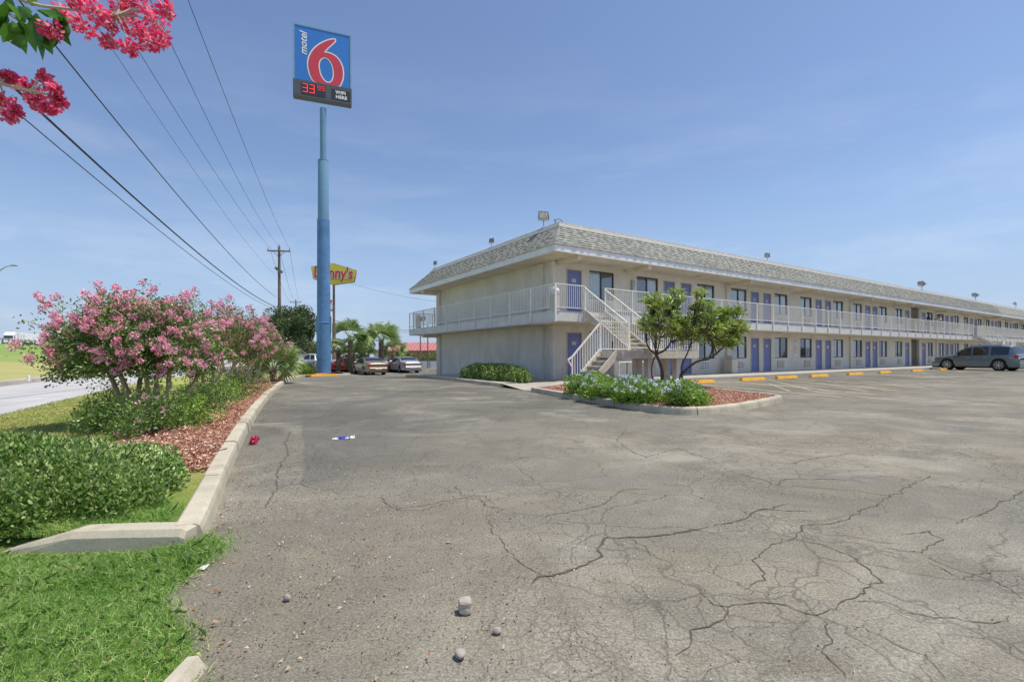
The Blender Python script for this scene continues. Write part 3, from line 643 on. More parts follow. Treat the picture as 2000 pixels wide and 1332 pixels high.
def slope(axis):
    mb = MB(); e = .02; rs_ = random.Random(4)
    for k in range(NC):
        f0, f1 = k / NC, (k + 1) / NC; z0 = ez1 + .01 + (rz1 - ez1) * f0; z1 = ez1 + .01 + (rz1 - ez1) * f1; i0 = -e + (1.1 + e) * f0 - .018; i1 = -e + (1.1 + e) * f1 + .004
        if axis == 'x':
            V = [(-1.2 + i0, -1.6 + i0, z0 - .012), (LEN + 1.2 - i0, -1.6 + i0, z0 - .012), (LEN + 1.2 - i1, -1.6 + i1, z1), (-1.2 + i1, -1.6 + i1, z1), (-1.2 + i0 + .02, -1.6 + i0 + .02, z0 + .002), (LEN + 1.2 - i0, -1.6 + i0 + .02, z0 + .002)]
        else:
            V = [(-1.2 + i0, DEP + 1.6 - i0, z0 - .012), (-1.2 + i0, -1.6 + i0, z0 - .012), (-1.2 + i1, -1.6 + i1, z1), (-1.2 + i1, DEP + 1.6 - i1, z1), (-1.2 + i0 + .02, DEP + 1.6 - i0, z0 + .002), (-1.2 + i0 + .02, -1.6 + i0 + .02, z0 + .002)]
        mb.add(V, [(0, 1, 2, 3), (4, 5, 1, 0)])
        # raised tabs of the laminated shingles
        A_, B_, C2, D2 = [Vector(v) for v in V[:4]]; Ln_ = min((B_ - A_).length, 62 if axis == 'x' else 99); tot = (B_ - A_).length; p_ = rs_.uniform(0, .3); nrm = (B_ - A_).cross(D2 - A_).normalized()
        if nrm.z < 0: nrm = -nrm
        while p_ < Ln_ - .4:
            w_ = rs_.uniform(.14, .30); h_ = rs_.uniform(.45, .75)
            f0_, f1_ = p_ / tot, (p_ + w_) / tot; a = A_.lerp(B_, f0_); b = A_.lerp(B_, f1_); c2 = a.lerp(D2.lerp(C2, f0_), h_); d2 = b.lerp(D2.lerp(C2, f1_), h_)
            dn = (a - c2).normalized() * .012; t1_ = nrm * .020; t0_ = nrm * -.004
            mb.add([a + t1_ + dn, b + t1_ + dn, d2 + nrm * .004, c2 + nrm * .004, a + t0_ + dn, b + t0_ + dn], [(0, 1, 2, 3), (4, 5, 1, 0), (4, 0, 3), (1, 5, 2)]); p_ += w_ + rs_.uniform(.12, .40)
    return mb
slope('x').build('roof_slope', M['shx'], mot); slope('y').build('roof_slope', M['shy'], mot)
MB().add([(-1.22, DEP + 1.62, ez1), (LEN, DEP + 1.62, ez1), (LEN, DEP + .5, rz1), (-.1, DEP + .5, rz1)], [(0, 1, 2, 3)]).build('roof_slope', M['shx'], mot)
rt = MB(); rt.box(-.16, LEN, -.56, -.48, rz1 - .05, rz1 + .035); rt.box(-.16, -.08, -.48, DEP + .56, rz1 - .05, rz1 + .035); rt.build('roof_trim', M['signwhite'], mot)
pr = MB(); pr.box(-.05, LEN, -.45, -.3, rz1 - .1, rz1 + .17); pr.box(-.05, .1, -.3, DEP + .45, rz1 - .1, rz1 + .17); pr.box(-.05, LEN, DEP + .3, DEP + .45, rz1 - .1, rz1 + .17)
pr.build('parapet', M['steel'], mot); MB().box(.1, LEN, -.3, DEP + .3, rz1 - .1, rz1).build('flat_roof', M['steel'], mot)
# windows, doors, conditioners -----------------------------------------------
def window(x, z, open_side, mat_c=M['curtain']):
    r = MB(); w2, h = .78, 1.30
    r.box(-w2, w2, .05, .10, 0, .045).box(-w2, w2, .05, .10, h - .045, h).box(-w2, -w2 + .045, .05, .10, .045, h - .045).box(w2 - .045, w2, .05, .10, .045, h - .045).box(-.03, .03, .045, .11, .045, h - .045)
    fr_ = r.build('window', M['alum'], mot, loc=(x, 0, z))
    mk('pane', [(-w2 + .045, .08, .045), (w2 - .045, .08, .045), (w2 - .045, .08, h - .045), (-w2 + .045, .08, h - .045)], [(0, 1, 2, 3)], M['glass'], fr_)
    V = []; a, b = ((-.72, .02) if open_side > 0 else (-.02, .72)) if open_side else (-.72, .72); n = int((b - a) / .045)
    for i in range(n + 1): xx = a + (b - a) * i / n; yy_ = .125 + .03 * (i % 2); V += [(xx, yy_, .03), (xx, yy_, h - .06)]
    mk('curtain', V, [(2 * i, 2 * i + 2, 2 * i + 3, 2 * i + 1) for i in range(n)], mat_c, fr_)
    return fr_
def door(x, z, num):
    d = MB().box(-.405, .405, .03, .075, .03, 2.01).build('door', M['door'], mot, loc=(x, 0, z))
    f = MB(); f.box(-.45, -.40, -.02, .10, 0, 2.06).box(.40, .45, -.02, .10, 0, 2.06).box(-.40, .40, -.02, .10, 2.015, 2.06).box(-.40, .40, -.03, .10, 0, .028).build('frame', M['trimb'], d)
    hd = MB(); hd.tube([(.33, .03, .98), (.33, -.03, .98)], .022, 8).tube([(.33, -.03, .98), (.22, -.035, .98)], .011, 6).tube([(.33, .03, 1.1), (.33, .01, 1.1)], .026, 8); hd.build('handle', M['galv'], d)
    if num is not None:
        MB().box(-.12, .12, .02, .029, 1.50, 1.64).build('number_plate', M['plate'], d)
        if x < 22: text_mesh('room_number', num, .125, M['signred'] if 0 else M['dark'], d, at_(0, .019, 1.57), .001)
    return d
acm = MB(); acm.bbox(-.36, .36, -.05, .03, 0, .42, .012)
for j in range(4): acm.box(-.30, .30, -.058, -.05, .06 + j * .1, .075 + j * .1)
ac0 = None; ac1 = None
def acunit(x, z, kind):
    if kind == 'block':
        r = MB(); r.box(-.36, .36, .01, .03, 0, .42)
        for j in range(4): r.box(-.38, .38, -.05, .01, j * .130, .045 + j * .130)
        for i in range(6): r.box(-.38 + i * .144, -.34 + i * .144, -.048, .008, .005, .415)
        o = r.build('vent_block', M['paint'], mot, loc=(x, 0, z)); MB().box(-.34, .34, -.012, .006, .02, .40).build('hole_shade', M['dark'], o)  # solid dark plate behind the grid stands in for shade inside the holes
    else:
        r = MB(); r.bbox(-.38, .38, -.06, .0, 0, .44, .012); o = r.build('air_conditioner', M['ac'], mot, loc=(x, 0, z))
        s_ = MB()
        for j in range(11): s_.box(-.34, .34, -.068, -.06, .04 + j * .034, .058 + j * .034)
        s_.build('grille', M['trimb'], o)
nums = {0: [112, 110, 109, 108, 107, 106, 105, 104, 103, 102, 101], 1: [212, 210, 209, 208, 207, 206, 205, 204, 203, 202, 201]}
for fl, z0 in ((0, ZF), (1, Z2)):
    for i, x in enumerate(winc):
        window(x, z0 + .82, (0, 1, -1)[(i + fl) % 3] if fl == 0 else (1 if i == 0 else (-1 if i == 1 else 0)), M['curtain'])
        acunit(x + (.12 if i % 2 else -.12), z0 + .22, 'block' if (fl == 0 and i in (2, 3)) or (fl == 1 and i in (4, 8)) else 'plain')
    for i, x in enumerate(doorc):
        door(x, z0, str(nums[fl][i]) if i < 11 else None)
# ceiling lights, meter boxes, small signs on the walls
for xx in (-.7,): pass
for x, y, z in [(-.6, 6.0, FH - .07), (-.6, 12.4, FH - .07), (9.0, -.8, FH - .07), (17.2, -.8, FH - .07), (26, -.8, FH - .07), (34, -.8, FH - .07), (50, -.8, FH - .07), (-.6, 6.0, 2.45), (16.9, -.8, 2.45)]:
    MB().lathe([(.05, .07), (.16, .06), (.17, .02), (.13, 0)], 14).build('ceiling_light', M['soffit'], mot, True, loc=(x, y, z))
mbx = MB(); mbx.bbox(-.11, .11, -.09, 0, 0, .5, .01); mx_ = mbx.build('meter_box', M['galv'], mot, loc=(4.82, 0, Z2 + 1.35)); MB().tube([(0, -.09, .13), (0, -.13, .13)], .06, 12).build('dial', M['headlamp'], mx_)
MB().tube([(4.82, -.03, Z2 + 1.34), (4.82, -.03, Z2 + .1)], .02, 6).build('conduit', M['galv'], mot)
# gallery railing, one panel per bay
def rail_panel(ln_, posts=(0,)):
    mb = MB(); zt = 1.07
    mb.box(0, ln_, -.022, .022, zt - .035, zt); mb.box(0, ln_, -.015, .015, .12, .15)
    n = int(ln_ / .112)
    for i in range(1, n + 1):
        x = i * ln_ / (n + 1); mb.box(x - .008, x + .008, -.008, .008, .15, zt - .035)
    return mb
pan = rail_panel(1.63); pst = MB().box(-.024, .024, -.026, .026, -.38, 1.06).box(-.05, .05, .0, .05, -.12, -.02)
rp0 = pan.build('railing_panel', M['rail'], mot, loc=(-1.2, -1.6, Z2 - .0)); pp0 = pst.build('railing_post', M['rail'], rp0)
def add_panel(x, y, rz, sx=1.):
    a = rp0.copy(); link(a); a.parent = mot; a.location = (x, y, Z2); a.rotation_euler = (0, 0, rz); a.scale = (sx, 1, 1)
    b = pp0.copy(); link(b); b.parent = a
rp0.scale = (1.51 / 1.63, 1, 1); rp0.location = (-1.2, -1.63, Z2)
for k in range(30): add_panel(1.44 + 1.63 * k, -1.63, 0)
for k in range(24): add_panel(52.0 + 1.63 * k, -1.63, 0)
for k in range(9): add_panel(-1.23, -1.6 + 1.64 * k + 1.64, -PI / 2, 1.64 / 1.63)
for k in range(8): add_panel(-1.2 + 1.63 * k, DEP + 1.6, 0)
for x_ in (.285, 50.3): MB().box(x_, x_ + .048, -1.656, -1.604, Z2 - .38, Z2 + 1.06).build('railing_post', M['rail'], mot)
MB().box(-1.256, -1.204, 13.14, 13.19, Z2 - .38, Z2 + 1.06).build('railing_post', M['rail'], mot)
MB().box(-1.25, -1.20, -1.655, -1.60, 1.9 + .6, Z2 + 1.06).build('railing_post', M['rail'], mot)
MB().box(-1.28, -1.2, -1.6, DEP + 1.5, 2.505, 2.531).build('slab_drip', M['slab'], mot)

# ---- things fixed on or standing by the motel, each its own object (built in the building's frame)
def bthing(name, u, v, z, label, cat, group=None, rz=0):
    p = bl(u, v, z); return empty(name, p, UA + rz, label, cat, group)
# staircase
def staircase(u0, label, extra=True):
    r = bthing('staircase', u0, -1.6, 0, label, 'staircase', 'outdoor staircases')
    zl, yt, yl0, yl1 = 1.32, -.03, -2.45, -3.4; xa, xb = .31, 1.44; xl0, xl1 = -1.12, 3.0       # local: x=u, y=v+1.6
    def flight(n, z0, z1, p0, p1, wid_dir, w, tag_):
        for i in range(n):
            f = (i + .5) / n; q = p0.lerp(p1, f); z = z0 + (z1 - z0) * (i + 1) / (n + 1); mb = MB()
            t = (p1 - p0).normalized(); a = q - t * .13; b = q + t * .13; wv = Vector(wid_dir) * w
            V = [(a.x, a.y, z), (b.x, b.y, z), (b.x + wv.x, b.y + wv.y, z), (a.x + wv.x, a.y + wv.y, z)]
            mb.add(V + [(x, y, zz - .045) for x, y, zz in V], [(0, 1, 2, 3), (7, 6, 5, 4), (0, 4, 5, 1), (1, 5, 6, 2), (2, 6, 7, 3), (3, 7, 4, 0)]); mb.build('step', M['steel'], r)
        for s_ in (0, 1):
            o = Vector(wid_dir) * (w * s_); mb = MB()
            mb.bar((p0.x + o.x, p0.y + o.y, z0 - .02), (p1.x + o.x, p1.y + o.y, z1 - .06), .045, .24); mb.build('stringer', M['steel'], r)
    def slope_rail(p0, z0, p1, z1, n):
        mb = MB(); a = Vector((p0.x, p0.y, z0)); b = Vector((p1.x, p1.y, z1)); up = Vector((0, 0, 1))
        mb.bar(a + up * .98, b + up * .98, .045, .05); mb.bar(a + up * .10, b + up * .10, .03, .035)
        for i in range(1, n): q = a.lerp(b, i / n); mb.bar(q + up * .10, q + up * .97, .021)
        mb.bar(a - up * .25, a + up * 1.0, .045); mb.bar(b - up * .25, b + up * 1.0, .045); mb.build('stair_railing', M['rail'], r)
    # upper flight: runs out from the gallery, down to the landing
    flight(9, zl, Z2, Vector((xa, yl0, 0)), Vector((xa, yt, 0)), (1, 0, 0), xb - xa, 'up')
    slope_rail(Vector((xa, yl0, 0)), zl, Vector((xa, yt, 0)), Z2, 21); slope_rail(Vector((xb, yl0, 0)), zl, Vector((xb, yt, 0)), Z2, 21)
    # landing
    lb = MB(); lb.box(xl0, xl1, yl1, yl0, zl - .05, zl); lb.build('landing', M['steel'], r)
    bm = MB(); bm.box(xl0, xl1, yl1 - .03, yl1 - .002, zl - .26, zl + .01); bm.box(xl0, xl1, yl0 + .002, yl0 + .03, zl - .26, zl + .01); bm.box(xl1 + .002, xl1 + .04, yl1, yl0, zl - .26, zl + .01); bm.box(xl0 - .03, xl0 - .002, yl1, yl0, zl - .26, zl + .01); bm.build('landing_beam', M['steel'], r)
    for x in (.55, 2.1):
        MB().box(x - .16, x + .16, yl1 + .15, yl1 + .35, 0, zl - .052).build('pier', M['stucco'], r)
        MB().box(x - .16, x + .16, yl0 - .25, yl0 - .05, 0, zl - .052).build('pier', M['stucco'], r)
    def guard(p, q):
        n = max(1, int((q - p).length / .115)); mb = MB(); up = Vector((0, 0, 1)); a = Vector((p.x, p.y, zl)); b = Vector((q.x, q.y, zl))
        mb.bar(a + up * 1.05, b + up * 1.05, .045, .035); mb.bar(a + up * .08, b + up * .08, .03)
        for i in range(n + 1): s_ = a.lerp(b, i / n); mb.bar(s_ + up * .06, s_ + up * 1.04, .017)
        for s_ in (a, b): mb.bar(s_ - up * .24, s_ + up * 1.05, .045)
        mb.build('landing_railing', M['rail'], r)
    guard(Vector((xl0, yl0, 0)), Vector((xa - .05, yl0, 0))); guard(Vector((xb + .05, yl0, 0)), Vector((xl1, yl0, 0)))
    guard(Vector((xl1, yl0, 0)), Vector((xl1, yl1, 0)))
    # lower flight: turns along the building
    flight(6, ZF + .02, zl, Vector((xl0 - 1.30, yl0 - .82, 0)), Vector((xl0, yl0 - .82, 0)), (0, 1, 0), .78, 'low')
    slope_rail(Vector((xl0 - 1.30, yl0 - .0, 0)), ZF, Vector((xl0 - .03, yl0 - .0, 0)), zl, 11)
    hr = MB(); a = Vector((xl0 - 1.30, yl0, ZF + .98)); hr.bar(a, a + Vector((-.18, 0, -.1)), .045); hr.bar(a + Vector((-.18, 0, -.1)), a + Vector((-.02, 0, -.32)), .04); hr.build('handrail_end', M['rail'], r)
    return r
staircase(0., 'white steel dog-leg staircase rising behind the planting island at the near corner')
staircase(50.1, 'white steel dog-leg staircase far along the motel behind the parked wagon')
# wall-mounted globe, trash bins, signs
gl = bthing('globe_lamp', -1.12, -1.5, Z2 + .78, 'white dome camera globe behind the near corner of the upstairs railing', 'camera')
MB().lathe([(.03, -.18), (.12, -.15), (.17, -.02), (.15, .07), (.08, .14), (.02, .16)], 16).build('globe', M['white'], gl, True); MB().box(-.13, .13, -.13, .13, -.8, -.18).build('pedestal', M['ac'], gl)
def bin_(u, label):
    b = bthing('trash_bin', u, -.55, ZF, label, 'trash bin', 'bins against the motel wall')
    MB().bbox(-.27, .27, -.25, .25, .0, .80, .03).build('body', M['ac'], b)
    MB().add([(-.28, -.26, .8), (.28, -.26, .8), (.28, .26, .8), (-.28, .26, .8), (-.13, -.12, 1.0), (.13, -.12, 1.0), (.13, .12, 1.0), (-.13, .12, 1.0)], [(0, 1, 5, 4), (1, 2, 6, 5), (2, 3, 7, 6), (3, 0, 4, 7), (4, 5, 6, 7), (3, 2, 1, 0)]).build('lid', M['steel'], b)
bin_(12.1, 'grey litter bin with tapered lid against the wall beside the parking bays')
eb_ = bthing('electric_cabinet', 3.6, -.5, ZF, 'low grey utility cabinet under the staircase landing', 'utility cabinet')
MB().bbox(-.8, .8, -.3, .3, 0, .78, .02).build('body', M['ac'], eb_); MB().box(-.03, .03, -.305, -.3, .05, .74).build('door_seam', M['alum'], eb_)
hp = bthing('pipe_hoop', 2.3, -2.3, ZF, 'cream pipe guard hoop under the staircase beside the cabinet', 'guard rail')
tag(hp, None); MB().tube([(-.75, 0, 0), (-.75, 0, .68), (-.70, 0, .74), (.70, 0, .74), (.75, 0, .68), (.75, 0, 0)], .028, 8).build('pipe', M['signwhite'], hp)
def wsign(u, z, w_, h_, col, label, lines, v=-.012, name='wall_sign', tm=None, size=.1):
    s_ = bthing(name, u, v, z, label, 'sign'); MB().box(-w_ / 2, w_ / 2, -.01, .01, 0, h_).build('board', col, s_)
    for i, l_ in enumerate(lines): text_mesh('lettering', l_, size, tm or M['signred'], s_, at_(0, -.0125, h_ - size * (.75 + i * 1.15)), .001)
    return s_
wsign(20.1, ZF + 1.75, .45, .28, M['plate'], 'small white picture sign above the pink notice on the lower wall', ['TOW'], size=.16, tm=M['dark'])
wsign(20.1, ZF + .95, .42, .72, M['plate'], 'pink lettered notice between two ground floor windows', ['NO', 'PARKING', 'TOW', 'AWAY'], size=.12)
s_ = bthing('hanging_sign', -1.05, 12.1, Z2 + .42, 'red and white banner sign behind the far end of the upstairs railing', 'sign', rz=-PI / 2)
MB().tube([(-.48, 0, .1), (-.40, 0, .02), (.40, 0, .02), (.48, 0, .1), (.48, 0, .2), (.40, 0, .28), (-.40, 0, .28), (-.48, 0, .2)], .02, 4).build('rim', M['brick'], s_)
MB().add([(-.48, 0, .1), (-.40, 0, .02), (.40, 0, .02), (.48, 0, .1), (.48, 0, .2), (.40, 0, .28), (-.40, 0, .28), (-.48, 0, .2)], [tuple(range(8))]).build('board', M['signred'], s_)
s_ = bthing('arched_board', -.75, 13.6, Z2, 'grey arched board standing at the far end of the upstairs gallery', 'board', rz=-PI / 2)
MB().prism([(-.3, 0), (.3, 0), (.3, .78), (.22, .92), (-.1, .98), (-.24, .9), (-.3, .75)], -.03, .03, Matrix.Rotation(PI / 2, 4, 'X')).build('board', M['ac'], s_)
# floodlights on the roof edge
def flood(loc, rz, tilt, sc, label, group='floodlights on the roof edge'):
    r = empty('floodlight', loc, rz, label, 'floodlight', group); r.scale = (sc,) * 3
    MB().tube([(0, 0, -.05), (0, 0, .22)], .022, 8).bbox(-.06, .06, -.06, .06, -.06, .0, .01).build('mount', M['galv'], r)
    MB().bar((-.24, 0, .30), (-.24, 0, .52), .03).bar((.24, 0, .30), (.24, 0, .52), .03).bar((-.24, 0, .30), (.24, 0, .30), .03).bar((0, 0, .2), (0, 0, .3), .05).build('yoke', M['galv'], r)
    T = Matrix.Translation((0, 0, .52)) @ Matrix.Rotation(tilt, 4, 'X')
    mb = MB(); V = [(-.21, .02, -.17), (.21, .02, -.17), (.21, .02, .17), (-.21, .02, .17), (-.13, .24, -.10), (.13, .24, -.10), (.13, .24, .10), (-.13, .24, .10), (-.23, -.03, -.19), (.23, -.03, -.19), (.23, -.03, .19), (-.23, -.03, .19)]
    mb.add(V, [(0, 1, 5, 4), (1, 2, 6, 5), (2, 3, 7, 6), (3, 0, 4, 7), (7, 6, 5, 4), (8, 9, 1, 0), (9, 10, 2, 1), (10, 11, 3, 2), (11, 8, 0, 3)], T); mb.build('housing', M['galv'], r)
    gm = MB(); gm.add([(-.20, -.02, -.16), (.20, -.02, -.16), (.20, -.02, .16), (-.20, -.02, .16)], [(3, 2, 1, 0)], T); gm.build('lens', M['glassl'], r)
    return r
m, t, b = newmat('flood_lens'); t.links.new(ramp(t, noise(t, objc(t), 9, 3), [(.35, (.16, .15, .13)), (.65, (.36, .34, .28))]), b.inputs['Base Color']); b.inputs['Roughness'].default_value = .15; M['glassl'] = m
zr = rz1 + .2
flood(bl(.0, .75, zr), .25, -.4, 1.02, 'large floodlight at the near corner of the motel roof')
flood(bl(.0, 5.3, zr), -.5, -.2, .62, 'small floodlight midway along the end wall roof')
flood(bl(-.0, 12.5, zr), -.7, -.1, .62, 'small floodlight at the far left corner of the roof')
flood(bl(16.2, -.35, zr), .1, -.2, .68, 'upright floodlight over the long roof slope nearest the corner')
flood(bl(41.3, -.35, zr), 1.6, -.9, 1.2, 'tilted floodlight halfway along the long roof')
flood(bl(56.5, -.35, zr), 1.4, -1.0, 1.2, 'tilted floodlight far along the long roof')
flood(bl(72.5, -.35, zr), .8, -.3, 1.1, 'farthest floodlight at the right end of the roof')
an = bthing('roof_mast', .35, .35, rz1 + .1, 'small service mast with a drooping cable on the near roof corner', 'mast')
MB().tube([(0, 0, 0), (0, 0, .38)], .03, 8).lathe([(.02, .3), (.06, .32), (.06, .42), (.02, .45)], 8).build('pole', M['galv'], an)
MB().tube([(0, 0, .42), (.25, 0, .45), (.5, .05, .36), (.75, .1, .18), (.95, .1, .0)], .014, 6).tube([(-.0, 0, .2), (-.2, .3, .12), (-.35, .6, .1)], .012, 5).build('cable', M['plastic'], an)
def antenna(u, v, sc, label):
    a = bthing('roof_antenna', u, v, rz1, label, 'antenna', 'roof antennas'); a.scale = (sc,) * 3
    MB().tube([(0, 0, 0), (0, 0, 1.0)], .02, 6).build('mast', M['galv'], a); e = MB().bar((-1.1, 0, .85), (1.1, 0, .95), .02)
    for k in range(9): e.bar((-1. + k * .25, -.35 + .02 * k, .86 + k * .011), (-1. + k * .25, .35 - .02 * k, .86 + k * .011), .012)
    e.build('elements', M['galv'], a)
antenna(36.5, 3.5, 1.2, 'tall comb antenna on the flat motel roof'); antenna(37.5, 6.0, .8, 'lower comb antenna behind the tall one on the roof')
def vent(u, v, label):
    a = bthing('roof_vent', u, v, rz1, label, 'vent', 'roof vents'); MB().lathe([(.06, 0), (.06, .3), (.16, .32), (.16, .42), (.03, .46)], 10).build('cowl', M['galv'], a)
vent(50.5, .6, 'short vent pipe on the roof between two floodlights'); vent(62., .6, 'short vent pipe on the roof near the right end')
# wheel stops
ws = MB(); ws.add([(-.91, -.09, 0), (.91, -.09, 0), (.91, .09, 0), (-.91, .09, 0), (-.86, -.05, .13), (.86, -.05, .13), (.86, .05, .13), (-.86, .05, .13)], [(0, 1, 5, 4), (1, 2, 6, 5), (2, 3, 7, 6), (3, 0, 4, 7), (4, 5, 6, 7), (3, 2, 1, 0)])
for i, (u, lb_) in enumerate([(4.6, 'yellow wheel stop right behind the planting island trees'), (8.45, 'second yellow wheel stop from the planting island'), (11.4, 'third yellow wheel stop from the planting island'), (14.65, 'fourth yellow wheel stop from the planting island'), (18.9, 'fifth yellow wheel stop from the planting island'), (23.0, 'sixth yellow wheel stop from the planting island'), (28.3, 'seventh yellow wheel stop, the last clear of the wagon'), (33.6, 'yellow wheel stop touching the front of the parked wagon')]):
    if i == 0: st = ws.build('wheel_stop', M['yellow'])
    else: st = st.copy(); link(st)
    st.location = bl(u, -3.95, .006); st.rotation_euler = (0, 0, UA + random.uniform(-.04, .04)); tag(st, lb_, 'wheel stop', 'yellow wheel stops along the motel front')

# ============================================================ SIGNS, POLES, WIRES
gz = lambda x, y: g(x, y)
# tall blue pylon sign
PX, PY = -15.95, 41.0; pz = gz(PX, PY)
ps = empty('pylon_sign', (PX, PY, pz), 0, 'very tall blue pylon sign with a big red six and price board', 'sign')
MB().lathe([(.58, -.1), (.57, 4.3), (.60, 4.32), (.60, 4.38), (.545, 4.4), (.50, 13.0)], 28).build('pole_base', M['bluepolelow'], ps, True)
MB().lathe([(.49, 12.95), (.505, 12.96), (.505, 13.1), (.45, 13.12), (.42, 18.0), (.40, 18.05)], 28).build('pole_middle', M['bluepole'], ps, True)
MB().lathe([(.43, 18.02), (.43, 18.1), (.255, 18.12), (.255, 22.5)], 24).build('pole_top', M['bluepole'], ps, True)
MB().box(-.63, -.55, -.08, .08, 3.5, 4.9).box(.55, .63, -.08, .08, 3.5, 4.9).tube([(-.2, -.58, 3.6), (-.2, -.58, 4.9)], .03, 6).build('bracket', M['bluepole'], ps)
# face geometry from four corner pixels, on a plane turned about 22 degrees
SR = .37; sf = empty('sign_tmp'); bpy.data.objects.remove(sf)
def face_pt(px, py):                                    # hit the vertical sign plane
    a, b = ray(px, py); c_, s_ = math.cos(SR), math.sin(SR)      # plane through (PX, PY-.35), direction (c,s)
    # solve (aY-PX, Y-PY') parallel to (c,s):  (aY-PX)*s - (Y-PY')*c = 0
    py0 = PY - .32; Y = (PX * s_ - py0 * c_) / (a * s_ - c_)
    return ((a * Y - PX) * c_ + (Y - py0) * s_, H + b * Y - pz)  # local x along the face, z above base
cs = [face_pt(*p) for p in ((569.5, 41.5), (683, 72.5), (684, 204), (569.5, 186.5), (569.5, 151.5), (683.5, 176))]
X0 = (cs[0][0] + cs[3][0]) / 2; X1 = (cs[1][0] + cs[2][0]) / 2; ZT = (cs[0][1] + cs[1][1]) / 2; ZB = (cs[2][1] + cs[3][1]) / 2; ZM = (cs[4][1] + cs[5][1]) / 2
print('SIGN', X0, X1, ZT, ZB, ZM)
RS = Matrix.Rotation(SR, 4, 'Z')
def RT(x, z, y=-.32): return Matrix.Translation(RS @ Vector((x, y, z))) @ RS @ FRONT
MB().box(X0, X1, -.30, .30, ZM, ZT, RS).build('sign_body', M['signframe'], ps)
MB().box(X0, X1, -.345, -.30, ZT - .12, ZT, RS).box(X0, X0 + .12, -.345, -.30, ZM, ZT - .12, RS).box(X1 - .12, X1, -.345, -.30, ZM, ZT - .12, RS).build('frame', M['signframe'], ps)
MB().box(X0 + .12, X1 - .12, -.315, -.301, ZM, ZT - .12, RS).build('sign_face', M['signblue'], ps)
cabn = MB().box(X0 - .02, X1 + .02, -.36, .36, ZB, ZM - .004, RS).build('price_cabinet', M['cab'], ps)
W_, Hf = X1 - X0, ZT - ZM
def st_(x, y):                                          # zoomed-picture coordinates -> face metres
    s = (x - 66) / 764; top = 78 + 205 * s; bot = 812 + 160 * s; return (X0 + s * W_, ZM + (bot - y) / (bot - top) * Hf)
six = [(600, 322), (612, 330), (608, 345), (580, 372), (530, 412), (490, 448), (456, 486), (500, 490), (560, 508), (620, 545), (672, 605), (706, 680), (717, 760), (712, 830), (690, 892), (660, 935), (640, 952), (600, 950), (540, 935), (470, 912), (400, 893), (340, 873), (300, 812), (272, 735), (256, 640), (264, 560), (298, 482), (350, 418), (425, 368), (505, 335), (560, 324)]
hole = [(468, 548), (500, 556), (540, 590), (575, 650), (592, 720), (596, 790), (580, 850), (548, 882), (505, 884), (460, 850), (420, 790), (398, 715), (390, 640), (405, 585), (435, 555)]
sixm = [st_(*p) for p in six]; holem = [st_(*p) for p in hole]
sixm = [(x, max(z, ZM + .02)) for x, z in sixm]
def chaik(P, it=2):
    for _ in range(it): P = [q for a, b in zip(P, P[1:] + P[:1]) for q in ((a[0] * .75 + b[0] * .25, a[1] * .75 + b[1] * .25), (a[0] * .25 + b[0] * .75, a[1] * .25 + b[1] * .75))]
    return P
def inset(P, d):                                        # positive d grows the loop
    n = len(P); A_ = sum(P[i][0] * P[(i + 1) % n][1] - P[(i + 1) % n][0] * P[i][1] for i in range(n)); sg = 1 if A_ > 0 else -1; o = []
    for i in range(n):
        a = Vector(P[i - 1]); b = Vector(P[(i + 1) % n]); t = (b - a).normalized(); o.append((P[i][0] + t.y * d * sg, P[i][1] - t.x * d * sg))
    return o
S6, H6 = chaik(sixm), chaik(holem)
clip = lambda P: [(x, max(z, ZM + .006)) for x, z in P]
curve_mesh('numeral_outline', [clip(inset(S6, .10)), inset(H6, -.09)], M['signwhite'], ps, RT(0, 0, -.325), .006)
curve_mesh('numeral', [clip(S6), inset(H6, .0)], M['signred'], ps, RT(0, 0, -.338), .006)
mx0, mz0 = st_(200, 356)
text_mesh('lettering', 'motel', .80, M['signwhite'], ps, RT(mx0, mz0, -.325) @ Matrix.Rotation(PI / 2, 4, 'Z'), .006, .25, .014)
def sc_(x, y):
    s = (x - 62) / 770; top = 815 + 165 * s; bot = 1045 + 120 * s; return (X0 + s * W_, ZM - (y - top) / (bot - top) * (ZM - ZB))
(a0, b0), (a1, b1) = sc_(165, 868), sc_(480, 1085)
MB().box(a0, a1, -.372, -.36, b1, b0, RS).build('price_panel', M['cabd'], cabn)
(a2, b2), (a3, b3) = sc_(562, 965), sc_(812, 1135)
MB().box(a2, a3, -.372, -.36, b3, b2, RS).build('text_panel', M['cabd'], cabn)
hh = (b2 - b3)
text_mesh('lettering', 'WIFI', hh * .42, M['signwhite'], cabn, RT((a2 + a3) / 2 - .02, b3 + hh * .72, -.378), .004, 0, .018, 1.15)
text_mesh('lettering', 'HERE', hh * .42, M['signwhite'], cabn, RT((a2 + a3) / 2 + .04, b3 + hh * .27, -.378), .004, 0, .018, 1.1)
SEG = {'3': 'abgcd', '9': 'abcdfg'}
def digit(mb, ch, x, z, w_, h_):
    t_ = w_ * .17; segs = {'a': (x, x + w_, z + h_ - t_, z + h_), 'd': (x, x + w_, z, z + t_), 'g': (x, x + w_, z + h_ / 2 - t_ / 2, z + h_ / 2 + t_ / 2), 'b': (x + w_ - t_, x + w_, z + h_ / 2, z + h_), 'c': (x + w_ - t_, x + w_, z, z + h_ / 2), 'f': (x, x + t_, z + h_ / 2, z + h_), 'e': (x, x + t_, z, z + h_ / 2)}
    for c_ in SEG[ch]: a, b, c2, d2 = segs[c_]; mb.box(a + .01, b - .01, -.382, -.373, c2 + .01, d2 - .01, RS)
pw, ph = a1 - a0, b0 - b1; dm = MB()
digit(dm, '3', a0 + pw * .05, b1 + ph * .20, pw * .22, ph * .72); digit(dm, '3', a0 + pw * .33, b1 + ph * .20, pw * .22, ph * .72)
